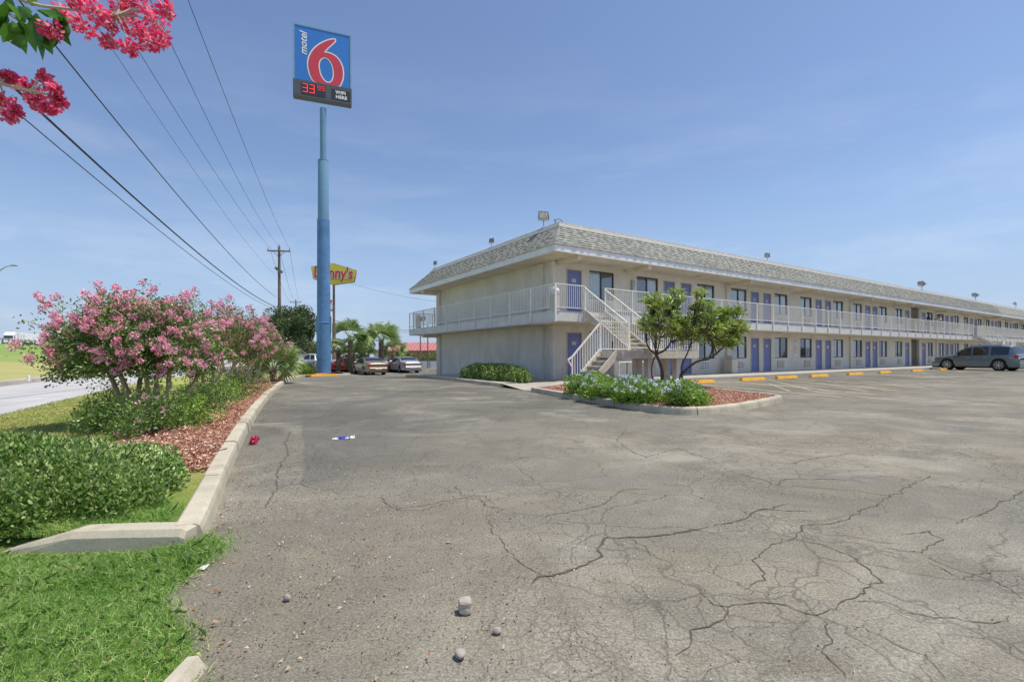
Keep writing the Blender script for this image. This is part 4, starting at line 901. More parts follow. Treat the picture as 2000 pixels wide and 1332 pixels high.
digit(dm, '9', a0 + pw * .66, b1 + ph * .55, pw * .13, ph * .38); digit(dm, '9', a0 + pw * .83, b1 + ph * .55, pw * .13, ph * .38)
dm.build('digits', M['led'], cabn)
# yellow restaurant sign behind
def signat(px, py, Y): a, b = ray(px, py); return Vector((a * Y, Y, H + b * Y))
Yd = 80.; c0 = signat(652, 556, Yd); dz = gz(c0.x, Yd)
ds = empty('restaurant_sign', (c0.x, Yd, dz), 0, 'yellow hexagonal restaurant sign with red letters behind the blue pole', 'sign')
MB().lathe([(.30, 0), (.28, 7), (.20, 7.02), (.19, c0.z - dz + .1)], 12).build('pole', M['wood'], ds)
def dl(px, py): q = signat(px, py, Yd); return (q.x - c0.x, q.z - dz)
hexa = [dl(*p) for p in ((653, 515.6), (696.5, 529), (692, 551), (652, 556.5), (613, 545), (608.5, 522))]
curve_mesh('sign_edge', [inset(hexa, .05)], M['brick'], ds, FRONT, .22)
curve_mesh('sign_face', [hexa], M['yell'], ds, Matrix.Translation((0, -.24, 0)) @ FRONT, .02)
cx_, cz_ = dl(652.5, 534.5)
text_mesh('letter_rim', "Denny's", 2.45, M['signwhite'], ds, Matrix.Translation((cx_, -.285, cz_)) @ FRONT @ Matrix.Rotation(-.055, 4, 'Z') @ Matrix.Diagonal((.82, 1.05, 1, 1)), .01, .0, .12)
text_mesh('lettering', "Denny's", 2.45, M['signred'], ds, Matrix.Translation((cx_, -.31, cz_)) @ FRONT @ Matrix.Rotation(-.055, 4, 'Z') @ Matrix.Diagonal((.82, 1.05, 1, 1)), .01, .0, .06)
(xa_, za_), (xb_, zb_) = dl(618, 544), dl(690, 548)
MB().bar((xa_, -.27, za_), (xb_, -.27, zb_ - .05), .02, .08).build('stripe', M['wood'], ds)
# small convenience shop sign further back
Yc = 120.; c1 = signat(644.5, 606, Yc); dz = gz(c1.x, Yc)
cv = empty('shop_sign', (c1.x, Yc, dz), 0, 'small white square sign with a red seven far behind between the poles', 'sign')
t1 = H + ray(644, 587)[1] * Yc - dz; b1_ = H + ray(644, 599.5)[1] * Yc - dz
MB().tube([(0, 0, 0), (0, 0, b1_)], .15, 8).build('pole', M['galv'], cv); MB().box(-1.0, 1.0, -.15, .15, b1_, t1).build('board', M['white'], cv)
text_mesh('lettering', '7', 2.1, M['signred'], cv, at_(0, -.17, (t1 + b1_) / 2), .01, 0, .12)
MB().box(-1., 1., -.15, .15, b1_ - 1.2, b1_ - .15).build('lower_board', M['white'], cv); MB().box(-.8, .8, -.17, -.151, b1_ - .95, b1_ - .75).box(-.4, -.2, -.17, -.151, b1_ - .7, b1_ - .3).build('lower_text', M['dark'], cv)
# utility poles
def upole(px, ytop, Y, armh, label):
    p = signat(px, ytop, Y); z0 = gz(p.x, Y); h = p.z - z0
    r = empty('utility_pole', (p.x, Y, z0), math.radians(8), label, 'utility pole', 'wooden utility poles'); k = h / 12.8
    MB().tube([(0.05, 0, -.2), (0, 0, h * .5), (-.02, 0, h)], [.19 * k, .16 * k, .12 * k], 10).build('pole', M['wood'], r, True)
    MB().box(-1.12 * k, 1.12 * k, -.2 * k, -.1 * k, h - .55 * k, h - .42 * k).bar((-.6 * k, -.12, h - .5 * k), (0, -.12, h - 1.1 * k), .04).bar((.6 * k, -.12, h - .5 * k), (0, -.12, h - 1.1 * k), .04).build('crossarm', M['wood'], r)
    for x, zz in ((-1.05 * k, h - .42 * k), (1.05 * k, h - .42 * k), (0, h)):
        MB().lathe([(.03, 0), (.07, .06), (.07, .12), (.03, .16), (.06, .2), (.05, .26), (.02, .28)], 8, Matrix.Translation((x, -.15 * k if x else 0, zz))).build('insulator', M['galv'], r)
    MB().bar((-.35 * k, -.2, h - 2.2 * k), (.35 * k, -.2, h - 2.7 * k), .12 * k, .25 * k).build('bracket', M['wood'], r)
    return r
upole(545.5, 482, 52., 1, 'nearest wooden utility pole with crossarm above the dark oak')
upole(578, 586, 118., 1, 'small distant wooden utility pole right of the nearest one')
def cable(name, A_, B_, sag, r, label, group='overhead utility cables', n=60):
    A_ = Vector(A_); B_ = Vector(B_); P = []
    for i in range(n + 1): f = i / n; p = A_.lerp(B_, f); p.z -= sag * 4 * f * (1 - f); P.append(p)
    return tag(MB().tube(P, r, 5).build(name, M['wire']), label, 'cable', group)
def wire3(A_, p1, Y1, p2, r, label, ext=1.35):            # plan-straight cable through three sight lines, sagging as a parabola
    a, b = ray(*p1); P1 = Vector((a * Y1, Y1, H + b * Y1)); a2, b2 = ray(*p2)
    f2 = (A_.x - a2 * A_.y) / ((A_.x - P1.x) - a2 * (A_.y - P1.y)); y2 = A_.y + (P1.y - A_.y) * f2; z2 = H + b2 * y2
    q = ((z2 - A_.z) / f2 - (P1.z - A_.z)) / (f2 - 1); l_ = P1.z - A_.z - q; P = []
    for i in range(71): f = ext * i / 70; P.append((A_.x + (P1.x - A_.x) * f, A_.y + (P1.y - A_.y) * f, A_.z + l_ * f + q * f * f))
    return tag(MB().tube(P, r, 5).build('overhead_cable', M['wire']), label, 'cable', 'overhead utility cables')
for (pa, q1, Y1, q2, r_, lb_) in [((540, 600), (-2, 144), 10., (167, 300), .030, 'thick black cable, lowest of the bundle crossing the left sky'),
         ((532, 602), (40, 226), 11., (128, 300), .014, 'thin black cable just below the thick one at left'),
         ((539, 580), (106, 87), 12., (279, 300), .019, 'medium cable running from the hanging blossoms to the pole middle'),
         ((541, 540), (219, 96), 14., (356, 300), .007, 'faint thin wire between the medium cable and the upper wires'),
         ((527, 483), (271, 101), 16., (396, 300), .010, 'wire to the left end of the pole crossarm'),
         ((545, 481), (322, 61), 15., (400, 223), .010, 'wire to the top of the nearest pole'),
         ((566, 487), (367, 0), 13.4, (400, 86), .010, 'wire to the right end of the pole crossarm')]:
    wire3(signat(*pa, 52.), q1, Y1, q2, r_, lb_)
for (pa, pb, lb_) in [((527, 483), (570, 590), 'far wire from the left crossarm end to the small pole'), ((545, 481), (578, 587), 'far wire from the nearest pole top to the small pole'), ((566, 487), (587, 590), 'far wire from the right crossarm end to the small pole')]:
    cable('overhead_cable', signat(*pa, 52.), signat(*pb, 118.), 1.5, .016, lb_)
cable('overhead_cable', signat(640, 538, 118.), signat(860, 590, 95.), .8, .02, 'distant wire crossing the sky from the yellow sign to the motel')
cable('overhead_cable', signat(640, 622, 95.), signat(812, 646, 70.), .5, .03, 'low distant cable above the palms left of the motel')
cable('overhead_cable', signat(640, 626, 95.), signat(812, 650, 70.), .5, .02, 'second low cable just under the first above the palms')
# street lamp at the left edge, lamp over the palms
def slamp(px, py, Y, side, h_extra, label):
    p = signat(px, py, Y); z0 = gz(p.x, Y) if Y < 80 else 0
    if px < 100: z0 = 1.5
    h = p.z - z0; r = empty('street_lamp', (p.x - side * 3.0, Y, z0), 0, label, 'street lamp', 'street lamps')
    MB().tube([(0, 0, 0), (0, 0, h - 2.2), (side * .25, 0, h - 1.6), (side * 1.0, 0, h - .6), (side * 1.8, 0, h - .12), (side * 2.5, 0, h)], [.14, .10, .09, .07, .06, .05], 8).build('pole', M['galv'], r, True)
    MB().bbox(min(side * 2.4, side * 3.2), max(side * 2.4, side * 3.2), -.16, .16, h - .08, h + .1, .05).build('lamp_head', M['galv'], r)
slamp(31, 519, 60., 1, 0, 'grey curved street lamp arm reaching in at the left edge')
slamp(748, 629, 130., 1, 0, 'small grey street lamp poking above the right palm')
# guard rail on the bank, marker posts
gr = empty('guard_rail', tuple((n_ * 39.2 + d_ * 10).to_3d() + Vector((0, 0, 4.0))), 0, 'long steel guard rail along the top of the grass bank', 'guard rail')
base_ = Vector(gr.location); mb = MB(); 
ga = n_ * 39.2 + d_ * -40; gb = n_ * 39.2 + d_ * 150
mb.bar((ga.x - base_.x, ga.y - base_.y, .52), (gb.x - base_.x, gb.y - base_.y, .52), .08, .30); mb.build('rail', M['galv'], gr)
for k in range(76):
    q = ga.lerp(gb, k / 75) - Vector((base_.x, base_.y)); MB().box(-.08, .08, -.08, .08, -.3, .72, Matrix.Translation((q.x, q.y, 0))).build('post', M['wood'], gr)
q = gp(56, 743.5, .22); mkp = empty('marker_post', (q.x, q.y, .2), 0, 'short white marker post on the road kerb', 'post'); MB().lathe([(.05, 0), (.05, .22), (.04, .24)], 10).build('post', M['white'], mkp)
q = gp(116, 738, .22); mkp = empty('delineator_post', (q.x - .1, q.y + .3, .2), 0, 'thin grey post at the kerb beside the crepe myrtle', 'post'); MB().box(-.03, .03, -.02, .02, 0, .5).build('post', M['galv'], mkp)

# ============================================================ VEHICLES
def car(kind, loc, heading, paint, label, name, length, width, height, cat='car', sc=1., group=None, detail=True):
    # local frame: +x forward, origin on the ground under the middle
    r = empty(name, loc, heading, label, cat, group); r.scale = (sc,) * 3
    L2, w2 = length / 2, width / 2
    if kind == 'suv':
        top = [(-1, .78), (-.985, .98), (-.955, 1.12), (-.90, 1.50), (-.84, 1.70), (-.6, 1.78), (-.3, 1.80), (0, 1.78), (.15, 1.70), (.30, 1.45), (.44, 1.14), (.60, 1.10), (.80, 1.02), (.90, .92), (.97, .78), (1, .60)]
        belt = [(-1, .74), (-.955, 1.05), (-.9, 1.08), (-.5, 1.04), (0, 1.0), (.30, .99), (.45, 1.02), (.6, 1.0), (.8, .92), (.9, .84), (1, .56)]; wr, xw = .41, .62; arches = (.40, -1.62 / L2 + 0., ); hz_ = height / 1.80
        wx = (1.50, -1.52)
    elif kind == 'sedan':
        top = [(-1, .80), (-.98, .93), (-.93, 1.0), (-.72, 1.03), (-.62, 1.10), (-.45, 1.32), (-.35, 1.40), (-.1, 1.43), (.08, 1.40), (.22, 1.24), (.38, 1.02), (.6, .96), (.85, .84), (.95, .70), (1, .52)]
        belt = [(-1, .74), (-.93, .92), (-.7, .96), (-.4, .95), (0, .92), (.36, .92), (.6, .88), (.85, .76), (1, .50)]; wr, xw = .33, .58; hz_ = height / 1.43; wx = (1.42, -1.32)
    elif kind == 'van':
        top = [(-1, 1.2), (-.98, 1.75), (-.9, 1.92), (-.2, 1.95), (.25, 1.9), (.5, 1.6), (.66, 1.22), (.85, 1.1), (.97, .9), (1, .6)]
        belt = [(-1, .9), (-.9, 1.08), (0, 1.1), (.6, 1.08), (.85, 1.0), (1, .58)]; wr, xw = .36, .6; hz_ = height / 1.95; wx = (1.5, -1.5)
    else:                                                # pickup
        top = [(-1, .95), (-.98, 1.05), (-.40, 1.06), (-.30, 1.10), (-.24, 1.62), (-.15, 1.76), (.08, 1.78), (.2, 1.62), (.36, 1.18), (.6, 1.14), (.85, 1.06), (.97, .9), (1, .6)]
        belt = [(-1, .9), (-.4, 1.04), (0, 1.04), (.36, 1.06), (.85, .98), (1, .58)]; wr, xw = .38, .62; hz_ = height / 1.78; wx = (1.75, -1.65)
    xs = sorted(set([p[0] for p in top] + [p[0] for p in belt] + [wx[0] / L2 + d for d in (-.2, -.14, -.07, 0, .07, .14, .2)] + [wx[1] / L2 + d for d in (-.2, -.14, -.07, 0, .07, .14, .2)] + [-.5, -.2, 0, .1, .2, .5, .7]))
    T = lambda x: float(np.interp(x, [p[0] for p in top], [p[1] for p in top])) * hz_
    B = lambda x: min(float(np.interp(x, [p[0] for p in belt], [p[1] for p in belt])) * hz_, T(x) - .004)
    def hw(x): e = max(0, abs(x) - .72) / .28; return w2 * (1 - .22 * e * e)
    def rw(x): t_ = T(x) - B(x); return hw(x) * (1 - .24 * min(1, t_ / .62))
    def zb(x):
        z = .24
        for wc in wx:
            d = abs(x * L2 - wc); R = wr + .06
            if d < R: z = max(z, wr - .02 + math.sqrt(max(0, R * R - d * d)) * .98)
        return min(z, B(x) - .06)
    V = []; ns = 9
    def ring(x):
        t_, b_, z0, h_, r_ = T(x), B(x), zb(x), hw(x), rw(x); zm = z0 + (b_ - z0) * .55
        return [(0, z0 + (.0)), (h_ * .90, z0), (h_ * .975, z0 + .05), (h_, zm), (h_ * .975, b_ - .05 * (b_ - z0)), (h_ * .955, b_), (r_ * .98, t_ - .045 * min(1, (t_ - b_) / .1)), (r_ * .80, t_ - .006), (0, t_ + .015)]
    rings = [ring(x) for x in xs]
    for x, rg in zip(xs, rings):
        for y, z in rg: V.append((x * L2, y, z))
        for y, z in rg[1:-1]: V.append((x * L2, -y, z))
    m = 16; Fc = []
    seqR = list(range(0, 9)); seqL = [0] + list(range(9, 16)) + [8]
    for i in range(len(xs) - 1):
        for sq in (seqR, seqL):
            for k in range(8):
                a, b, c_, d = i * m + sq[k], (i + 1) * m + sq[k], (i + 1) * m + sq[k + 1], i * m + sq[k + 1]
                Fc.append([a, b, c_, d] if sq is seqL else [d, c_, b, a])
    for i in (0, len(xs) - 1): Fc.append([i * m + k for k in seqR] + [i * m + k for k in seqL[-2:0:-1]])
    body = mk('body', V, Fc, paint, r, True)
    wn = body.modifiers.new('n', 'WEIGHTED_NORMAL')
    # side windows: interpolated on the greenhouse side
    def gs(x, s, off=.012): y = hw(x) * .955 + (rw(x) * .98 - hw(x) * .955) * s; z = B(x) + (T(x) - .045 - B(x)) * s; return y + off, z
    def sidewin(x0, x1, s0=.10, s1=.90):
        n = 7
        for sg in (1, -1):
            VV = []; 
            for i in range(n + 1):
                x = x0 + (x1 - x0) * i / n; room = (T(x) - B(x))
                if room < .12: continue
                for s in (s0, s1): y, z = gs(x, s); VV.append((x * L2, sg * y, z))
            k = len(VV) // 2
            if k > 1: mk('window', VV, [((2 * i, 2 * i + 2, 2 * i + 3, 2 * i + 1) if sg < 0 else (2 * i + 1, 2 * i + 3, 2 * i + 2, 2 * i)) for i in range(k - 1)], M['carglass'], r)
    spans = {'suv': [(-.80, -.42), (-.36, -.02), (.02, .36)], 'sedan': [(-.56, -.40), (-.36, -.03), (.0, .32)], 'van': [(-.92, -.45), (-.4, .0), (.05, .55)], 'pickup': [(-.22, -.04), (-.01, .30)]}[kind]
    for a, b in spans: sidewin(a, b)
    def cross(x0, x1, nm, yk=.86):
        VV = []; n = 6
        for i in range(n + 1):
            x = x0 + (x1 - x0) * i / n
            for j in range(5): y = (-1 + j / 2) * rw(x) * yk; VV.append((x * L2, y, T(x) + .022 - .02 * abs(-1 + j / 2)))
        Q = [(i * 5 + j, (i + 1) * 5 + j, (i + 1) * 5 + j + 1, i * 5 + j + 1) for i in range(n) for j in range(4)]
        mk(nm, VV, [q[::-1] for q in Q], M['carglass'], r, True)
    w_f = {'suv': (.165, .42), 'sedan': (.10, .355), 'van': (.28, .63), 'pickup': (.10, .34)}[kind]; cross(*w_f, 'windshield')
    w_b = {'suv': (-.945, -.85), 'sedan': (-.60, -.385), 'van': (-.985, -.93), 'pickup': (-.295, -.2)}[kind]; cross(*w_b, 'rear_window')
    for wc in wx:
        for sg in (1, -1):
            MW = Matrix.Translation((wc, sg * (w2 - .13), wr)) @ Matrix.Rotation(-sg * PI / 2, 4, 'X')
            wh = MB().lathe([(wr * .68, -.11), (wr * .93, -.11), (wr, -.07), (wr, .07), (wr * .93, .11), (wr * .68, .11)], 24, MW).build('wheel', M['tyre'], r, False)
            rm = MB().lathe([(wr * .66, .06), (wr * .66, .112), (wr * .60, .112), (wr * .58, .07)], 20, MW)
            for k in range(7 if kind == 'suv' else 6):
                a = 2 * PI * k / (7 if kind == 'suv' else 6); c_, s_ = math.cos(a), math.sin(a)
                rm.bar(MW @ Vector((c_ * .03, s_ * .03, .105)), MW @ Vector((c_ * wr * .62, s_ * wr * .62, .105)), .065, .02, up=(0, sg, 0))
            rm.lathe([(.07, .08), (.07, .118), (.03, .122)], 10, MW); rm.build('rim', M['rim'], wh)
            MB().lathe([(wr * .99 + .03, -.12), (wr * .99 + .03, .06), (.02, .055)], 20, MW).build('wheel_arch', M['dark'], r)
    tz = {'suv': .98, 'sedan': .80, 'van': 1.05, 'pickup': .85}[kind] * hz_
    def lamp(nm, x0, x1, y0, y1, z0, z1, mt):
        for sg in (1, -1):
            a, b = sorted((sg * y0, sg * y1)); MB().bbox(x0, x1, a, b, z0, z1, .025).build(nm, mt, r)
    lamp('taillight', -L2 * .985, -L2 * .90, w2 * .48 if kind != 'suv' else w2 * .55, w2 * .90, tz - .08, tz + .11, M['redlamp'])
    lamp('headlight', L2 * .86, L2 * .955, w2 * .52, w2 * .89, .60 * hz_, .74 * hz_, M['headlamp'])
    MB().bbox(-L2 - .035, -L2 * .93, -w2 * .80, w2 * .80, .38, .60, .04).build('rear_bumper', paint, r)
    MB().bbox(L2 * .93, L2 + .03, -w2 * .78, w2 * .78, .26, .50, .04).build('front_bumper', paint, r)
    MB().box(-L2 * .99, L2 * .99, -w2 * .84, w2 * .84, .18, .27).build('underbody', M['plastic'], r)
    MB().box(-L2 - .045, -L2 - .036, -.26, .26, .42 if kind != 'sedan' else .44, .57).build('licence_plate', M['plate'], r)
    for sg in (1, -1):
        xm = L2 * (w_f[1] - .07); a, b = sorted((sg * (w2 * .93), sg * (w2 + .17))); MB().bbox(xm - .08, xm + .08, a, b, B(.3) + .02, B(.3) + .17, .03).build('mirror', paint, r)
        for hx in [(spans[-1][0] + .02) * L2, (spans[-2][0] + .02) * L2]:
            a, b = sorted((sg * (w2 * .965), sg * (w2 + .012))); MB().bbox(hx, hx + .17, a, b, B(0) - .13, B(0) - .095, .008).build('door_handle', M['rim'], r)
    if kind == 'suv':
        for sg in (1, -1): MB().tube([(-L2 * .62, sg * w2 * .62, T(-.6) + .02), (-L2 * .6, sg * w2 * .64, T(-.5) + .055), (L2 * .0, sg * w2 * .64, T(0) + .05), (L2 * .05, sg * w2 * .62, T(0.05) + .0)], .018, 6).build('roof_rail', M['rim'], r)
    if kind == 'pickup': MB().box(-L2 * .97, -L2 * .33, -w2 * .78, w2 * .78, T(-.6) + .018, T(-.6) + .024).build('bed', M['plastic'], r)
    return r
hd = lambda dx, dy: math.atan2(dy, dx)
# the wagon: rear wheel at px 1953, front at px 1850
d = Vector((-.38, .925)).normalized(); ls = Vector((-d.y, d.x))
rw_ = gp(1954, 724.5); mid = Vector((rw_.x, rw_.y)) + d * 1.58 - ls * .9
car('suv', (mid.x, mid.y, .004), hd(*d), carpaint('blue_grey_metal', (.15, .205, .225)), 'blue-grey crossover wagon parked nose-in at the right edge', 'parked_car', 5.1, 1.98, 1.84, sc=.98)
pt = gp(738, 732.5); d = Vector((-.5456, .838)); mid = Vector((pt.x, pt.y)) + d * 2.3
car('sedan', (mid.x, mid.y, g(mid.x, mid.y) + .004), hd(*d), carpaint('tan_metal', (.33, .26, .19)), 'tan sedan parked below the palms, left of the silver sedan', 'parked_car', 4.9, 1.85, 1.42)
pt = gp(806, 728.5); mid = Vector((pt.x, pt.y)) + d * 2.3
car('sedan', (mid.x, mid.y, g(mid.x, mid.y) + .004), hd(*d), carpaint('silver_metal', (.50, .51, .53)), 'silver sedan parked between the tan sedan and the motel', 'parked_car', 5.0, 1.88, 1.44)
def farcar(kind, px, py, hx, hy, mat, label, ln_, wd, ht):
    p = gp(px, py); car(kind, (p.x, p.y, g(p.x, p.y) + .003), hd(hx, hy), mat, label, 'parked_car' if kind != 'van' else 'parked_van', ln_, wd, ht, 'car' if kind in ('sedan', 'suv') else ('van' if kind == 'van' else 'pickup truck'))
farcar('sedan', 674, 726.5, -1, -.1, carpaint('red_metal', (.50, .02, .03)), 'red car half hidden behind the palm trunks by the pole', 4.4, 1.8, 1.42)
farcar('van', 690, 720, -1, 0., carpaint('white_metal', (.75, .75, .74)), 'white van behind the red car', 4.8, 1.9, 1.9)
farcar('pickup', 610, 720, -1, .0, carpaint('offwhite_metal', (.70, .69, .66)), 'white pickup truck left of the blue pole behind the shrubs', 5.4, 1.9, 1.85)
farcar('sedan', 775, 721, .2, -1, carpaint('navy_metal', (.03, .045, .08)), 'dark blue car behind the silver sedan', 4.5, 1.8, 1.42)
farcar('sedan', 853, 716, -1, .1, carpaint('dark_metal', (.03, .03, .035)), 'dark car far back beside the motel wall', 4.5, 1.8, 1.42)
# truck on the highway
TO = 52.; tp = n_ * TO; ty = None
a_, b_ = ray(28, 663); s_ = (tp.x - a_ * tp.y) / (a_ * d_.y - d_.x); tb = tp + d_ * s_
tr = empty('semi_truck', (tb.x, tb.y, 4.15), hd(-d_.x, -d_.y), 'white tractor with long white trailer on the highway above the bank', 'truck'); k = 3.3 / 4.0; tr.scale = (k * 1.0,) * 3
MB().bbox(1.6, 4.2, -1.2, 1.2, 1.0, 3.2, .15).add([(1.6, -1.15, 3.2), (4.1, -1.15, 3.2), (2.6, -1.15, 4.05), (1.6, -1.15, 4.1), (1.6, 1.15, 3.2), (4.1, 1.15, 3.2), (2.6, 1.15, 4.05), (1.6, 1.15, 4.1)], [(0, 1, 2, 3), (7, 6, 5, 4), (1, 5, 6, 2), (2, 6, 7, 3), (0, 3, 7, 4)]).build('cab', M['white'], tr)
MB().bbox(4.2, 6.0, -1.0, 1.0, .8, 2.0, .2).build('hood', M['white'], tr)
MB().box(3.3, 4.1, 1.19, 1.22, 2.1, 2.9).box(4.19, 4.22, -1.0, 1.0, 2.1, 2.95).build('window', M['carglass'], tr)
MB().box(-15.8, 5.6, -1.0, 1.0, .6, .95).build('chassis', M['plastic'], tr)
for x in (4.6, .6, -.7, -13.6, -14.9):
    for y in (-1.1, 1.1): MB().lathe([(.5, -.15), (.52, .15)], 16, Matrix.Translation((x, y, .5)) @ Matrix.Rotation(PI / 2, 4, 'X')).build('wheel', M['tyre'], tr)
MB().box(1.0, 1.35, -1.1, 1.1, 1.3, 3.2).box(.2, .5, -.7, .9, 1.5, 3.6).build('refrigeration_unit', M['ac'], tr)
trl = MB().bbox(-15.8, .1, -1.28, 1.28, 1.15, 4.05, .05).build('trailer', M['white'], tr)
MB().box(-1.6, -.7, 1.29, 1.30, 1.6, 3.4).box(-3.6, -2.4, 1.29, 1.30, 2.4, 3.5).box(-7.5, -3.2, 1.29, 1.30, 1.7, 2.1).box(-1.6, -.7, -1.30, -1.29, 1.6, 3.4).box(-3.6, -2.4, -1.30, -1.29, 2.4, 3.5).box(-7.5, -3.2, -1.30, -1.29, 1.7, 2.1).build('marking', M['ac'], trl)
# restaurant behind with salmon metal roof, wall and low fence
rb = gp(820, 697, 0); Yr = 105.
def P2(px, Y): return ray(px, 694)[0] * Y
rb = empty('restaurant_building', (P2(820, Yr), Yr, -.3), 0, 'low restaurant with salmon red standing seam roof between palms and motel', 'building')
xl, xr = P2(757, Yr) - rb.location.x, P2(980, Yr) - rb.location.x; zt = H + ray(820, 668)[1] * Yr + .3; ze = H + ray(820, 684.5)[1] * Yr + .3
MB().box(xl, xr, 0, 14, 0, ze).build('wall', M['brick'], rb)
MB().add([(xl - .6, -.8, ze), (xr, -.8, ze), (xr, 4.5, zt), (xl + 2.6, 4.5, zt), (xl - .6, 15, ze), (xl + 2.6, 10, zt), (xr, 10, zt), (xr, 15, ze)], [(0, 1, 2, 3), (4, 0, 3, 5), (3, 2, 6, 5), (7, 4, 5, 6)]).build('roof', M['redpaint'], rb)
sm_ = MB()
for k in range(int((xr - xl) / .8)):
    x = xl + k * .8; sm_.bar((x, -.8, ze + .02), (x + .25 if k > 3 else x + (3.2 - k * .8) * .9, 4.5, zt + .02), .07, .10)
sm_.build('roof_seam', M['redlampd'] if 'redlampd' in M else simple('seam_red', (.34, .08, .07), .6), rb)
MB().box(xl - .6, xr, -.85, -.8, ze - .25, ze).build('eave', M['brick'], rb)
MB().bbox(5, 5.8, 6, 6.8, zt, zt + .6, .02).build('roof_vent', M['plastic'], rb)
for x in (xl + 1.2, xl + 3.4): MB().box(x, x + 1.2, -.03, 0, 1.1, 2.2).build('window', M['carglass'], rb)
fw = empty('low_wall', (P2(830, 62), 62, -.35), 0, 'pale low wall with posts behind the silver sedan', 'wall')
MB().box(-3.5, 12, 0, .2, 0, .85).build('wall', M['white'], fw)
for k in range(8): MB().box(-3.4 + k * 2, -3.3 + k * 2, -.05, 0, 0, 1.0).build('post', M['galv'], fw)
for px, tpy in ((821, 650), (835.5, 650)):
    p = signat(px, tpy, 60.); tag(MB().tube([(p.x, 60, -.35), (p.x, 60, p.z + 1)], .07, 8).build('thin_pole', M['wood']), 'thin dark pole in front of the red roof, ' + ('left' if px < 830 else 'right') + ' of the pair', 'pole', 'thin dark poles')
for i, (px, top_, Y, w_, lb_) in enumerate([(540, 676, 130, 26, 'pale flat roofed building glimpsed under the oak'), (600, 684, 140, 18, 'low grey building behind the pickup truck'), (715, 684, 150, 26, 'low pale building behind the palms')]):
    q = empty('far_building', (P2(px, Y), Y, -.4), 0, lb_, 'building', 'low buildings behind the car park'); zt_ = H + ray(px, top_)[1] * Y + .4
    MB().box(-w_ / 2, w_ / 2, 0, 8, 0, zt_).build('wall', M['walk'], q); MB().box(-w_ / 2 - .2, w_ / 2 + .2, -.2, 8.2, zt_, zt_ + .25).build('roof', M['ac'], q)
    for k in range(4): MB().box(-w_ / 2 + 1.5 + k * 3.5, -w_ / 2 + 3.2 + k * 3.5, -.03, 0, 1, zt_ - .6).build('window', M['carglass'], q)

# ============================================================ PLANTS
def crepe_tree(name, loc, label, rx, ry, z0, z1, nshoot, nleaf, leaf, lm, seed, trunks, blossom=.75, lean=(0, 0)):
    global rng; rng = np.random.default_rng(seed); rnd = random.Random(seed)
    r = empty(name, loc, 0, label, 'tree', 'crepe myrtles along the left bed')
    zc = z0 + (z1 - z0) * .46; forks = []; mb = MB()
    for (bx, by, tx, ty, th) in trunks:
        P = [Vector((bx, by, 0))]; n = 6
        for i in range(1, n + 1):
            f = i / n; P.append(Vector((bx + (tx - bx) * f ** 1.3 + rnd.uniform(-.03, .03), by + (ty - by) * f ** 1.3 + rnd.uniform(-.03, .03), th * f)))
        mb.tube(P, [.048 - .018 * i / n for i in range(n + 1)], 8); forks.append(P[-1]); forks.append(P[-2])
    mb.build('trunk', M['bark'], r, True)
    br = MB(); LP = []; LD = []; bc = []; brad = []
    for i in range(nshoot):
        th = rnd.uniform(0, 2 * PI); cz = rnd.uniform(-.55, 1.); k = math.sqrt(max(0, 1 - cz * cz)); rr = rnd.uniform(.72, 1.04)
        if i % 3 == 0: rr *= rnd.uniform(.35, .9)
        wob = 1 + .16 * math.sin(3 * th + seed) + .10 * math.sin(5 * th + 2 * cz * 3)
        tip = Vector((rx * k * math.cos(th) * rr * wob + lean[0], ry * k * math.sin(th) * rr * wob + lean[1], zc + ((z1 - zc) if cz > 0 else (zc - z0)) * cz * rr * (1 + .10 * math.sin(7 * th))))
        if rx < 1.3 and tip.x < -1.0: tip.x = -1.0 + (tip.x + 1.0) * .6
        if cz > .2 and rnd.random() < .30: tip.z += rnd.uniform(.08, .36)
        f = min(forks, key=lambda q: (q - tip).length + rnd.uniform(0, .5)); midp = f.lerp(tip, .55) + Vector((rnd.uniform(-.1, .1), rnd.uniform(-.1, .1), rnd.uniform(-.02, .14)))
        P = [f, f.lerp(midp, .6) + Vector((0, 0, .03)), midp, midp.lerp(tip, .55) + Vector((0, 0, .03)), tip]
        br.tube(P, [.016, .011, .008, .005, .003], 4, False)
        for j in range(nleaf):
            u_ = rnd.uniform(.38, 1.0); u4 = u_ * 4; a = int(min(3, u4)); p = P[a].lerp(P[a + 1], u4 - a); s_ = .095 * (1.25 - .6 * u_)
            LP.append((p.x + rnd.gauss(0, s_), p.y + rnd.gauss(0, s_), p.z + rnd.gauss(0, s_ * .9))); dd = (tip - midp).normalized(); LD.append((dd.x * .5, dd.y * .5, dd.z * .3 + .1))
        if rnd.random() < blossom * .8 * (.35 + .65 * max(0, min(1, cz + .5))) and cz > -.45:
            q = tip + Vector((0, 0, rnd.uniform(-.02, .05))); rd = rnd.uniform(.045, .080); bc.append(tuple(q)); brad.append(rd)
            if rnd.random() < .4: bc.append((q.x + rnd.uniform(-.06, .06), q.y + rnd.uniform(-.06, .06), q.z + .06)); brad.append(rd * .7)
            if rnd.random() < .25: bc.append((q.x + rnd.uniform(-.12, .12), q.y + rnd.uniform(-.12, .12), q.z - .08)); brad.append(rd * .7)
    br.build('branches', M['bark'], r)
    n = len(LP); leaves('foliage', np.array(LP), np.array(LD) + rdir(n) * 1.1, leaf * rng.uniform(.6, 1.25, n), .55, lm, r)
    if bc: petals(bc, 58, brad, .030, 'blossoms', M['pink'], r)
    return r
def kpt(y, inn): return Vector((kin(y) - inn, y, .11 + g(kin(y), y)))
t1 = gp(268, 826, .1)
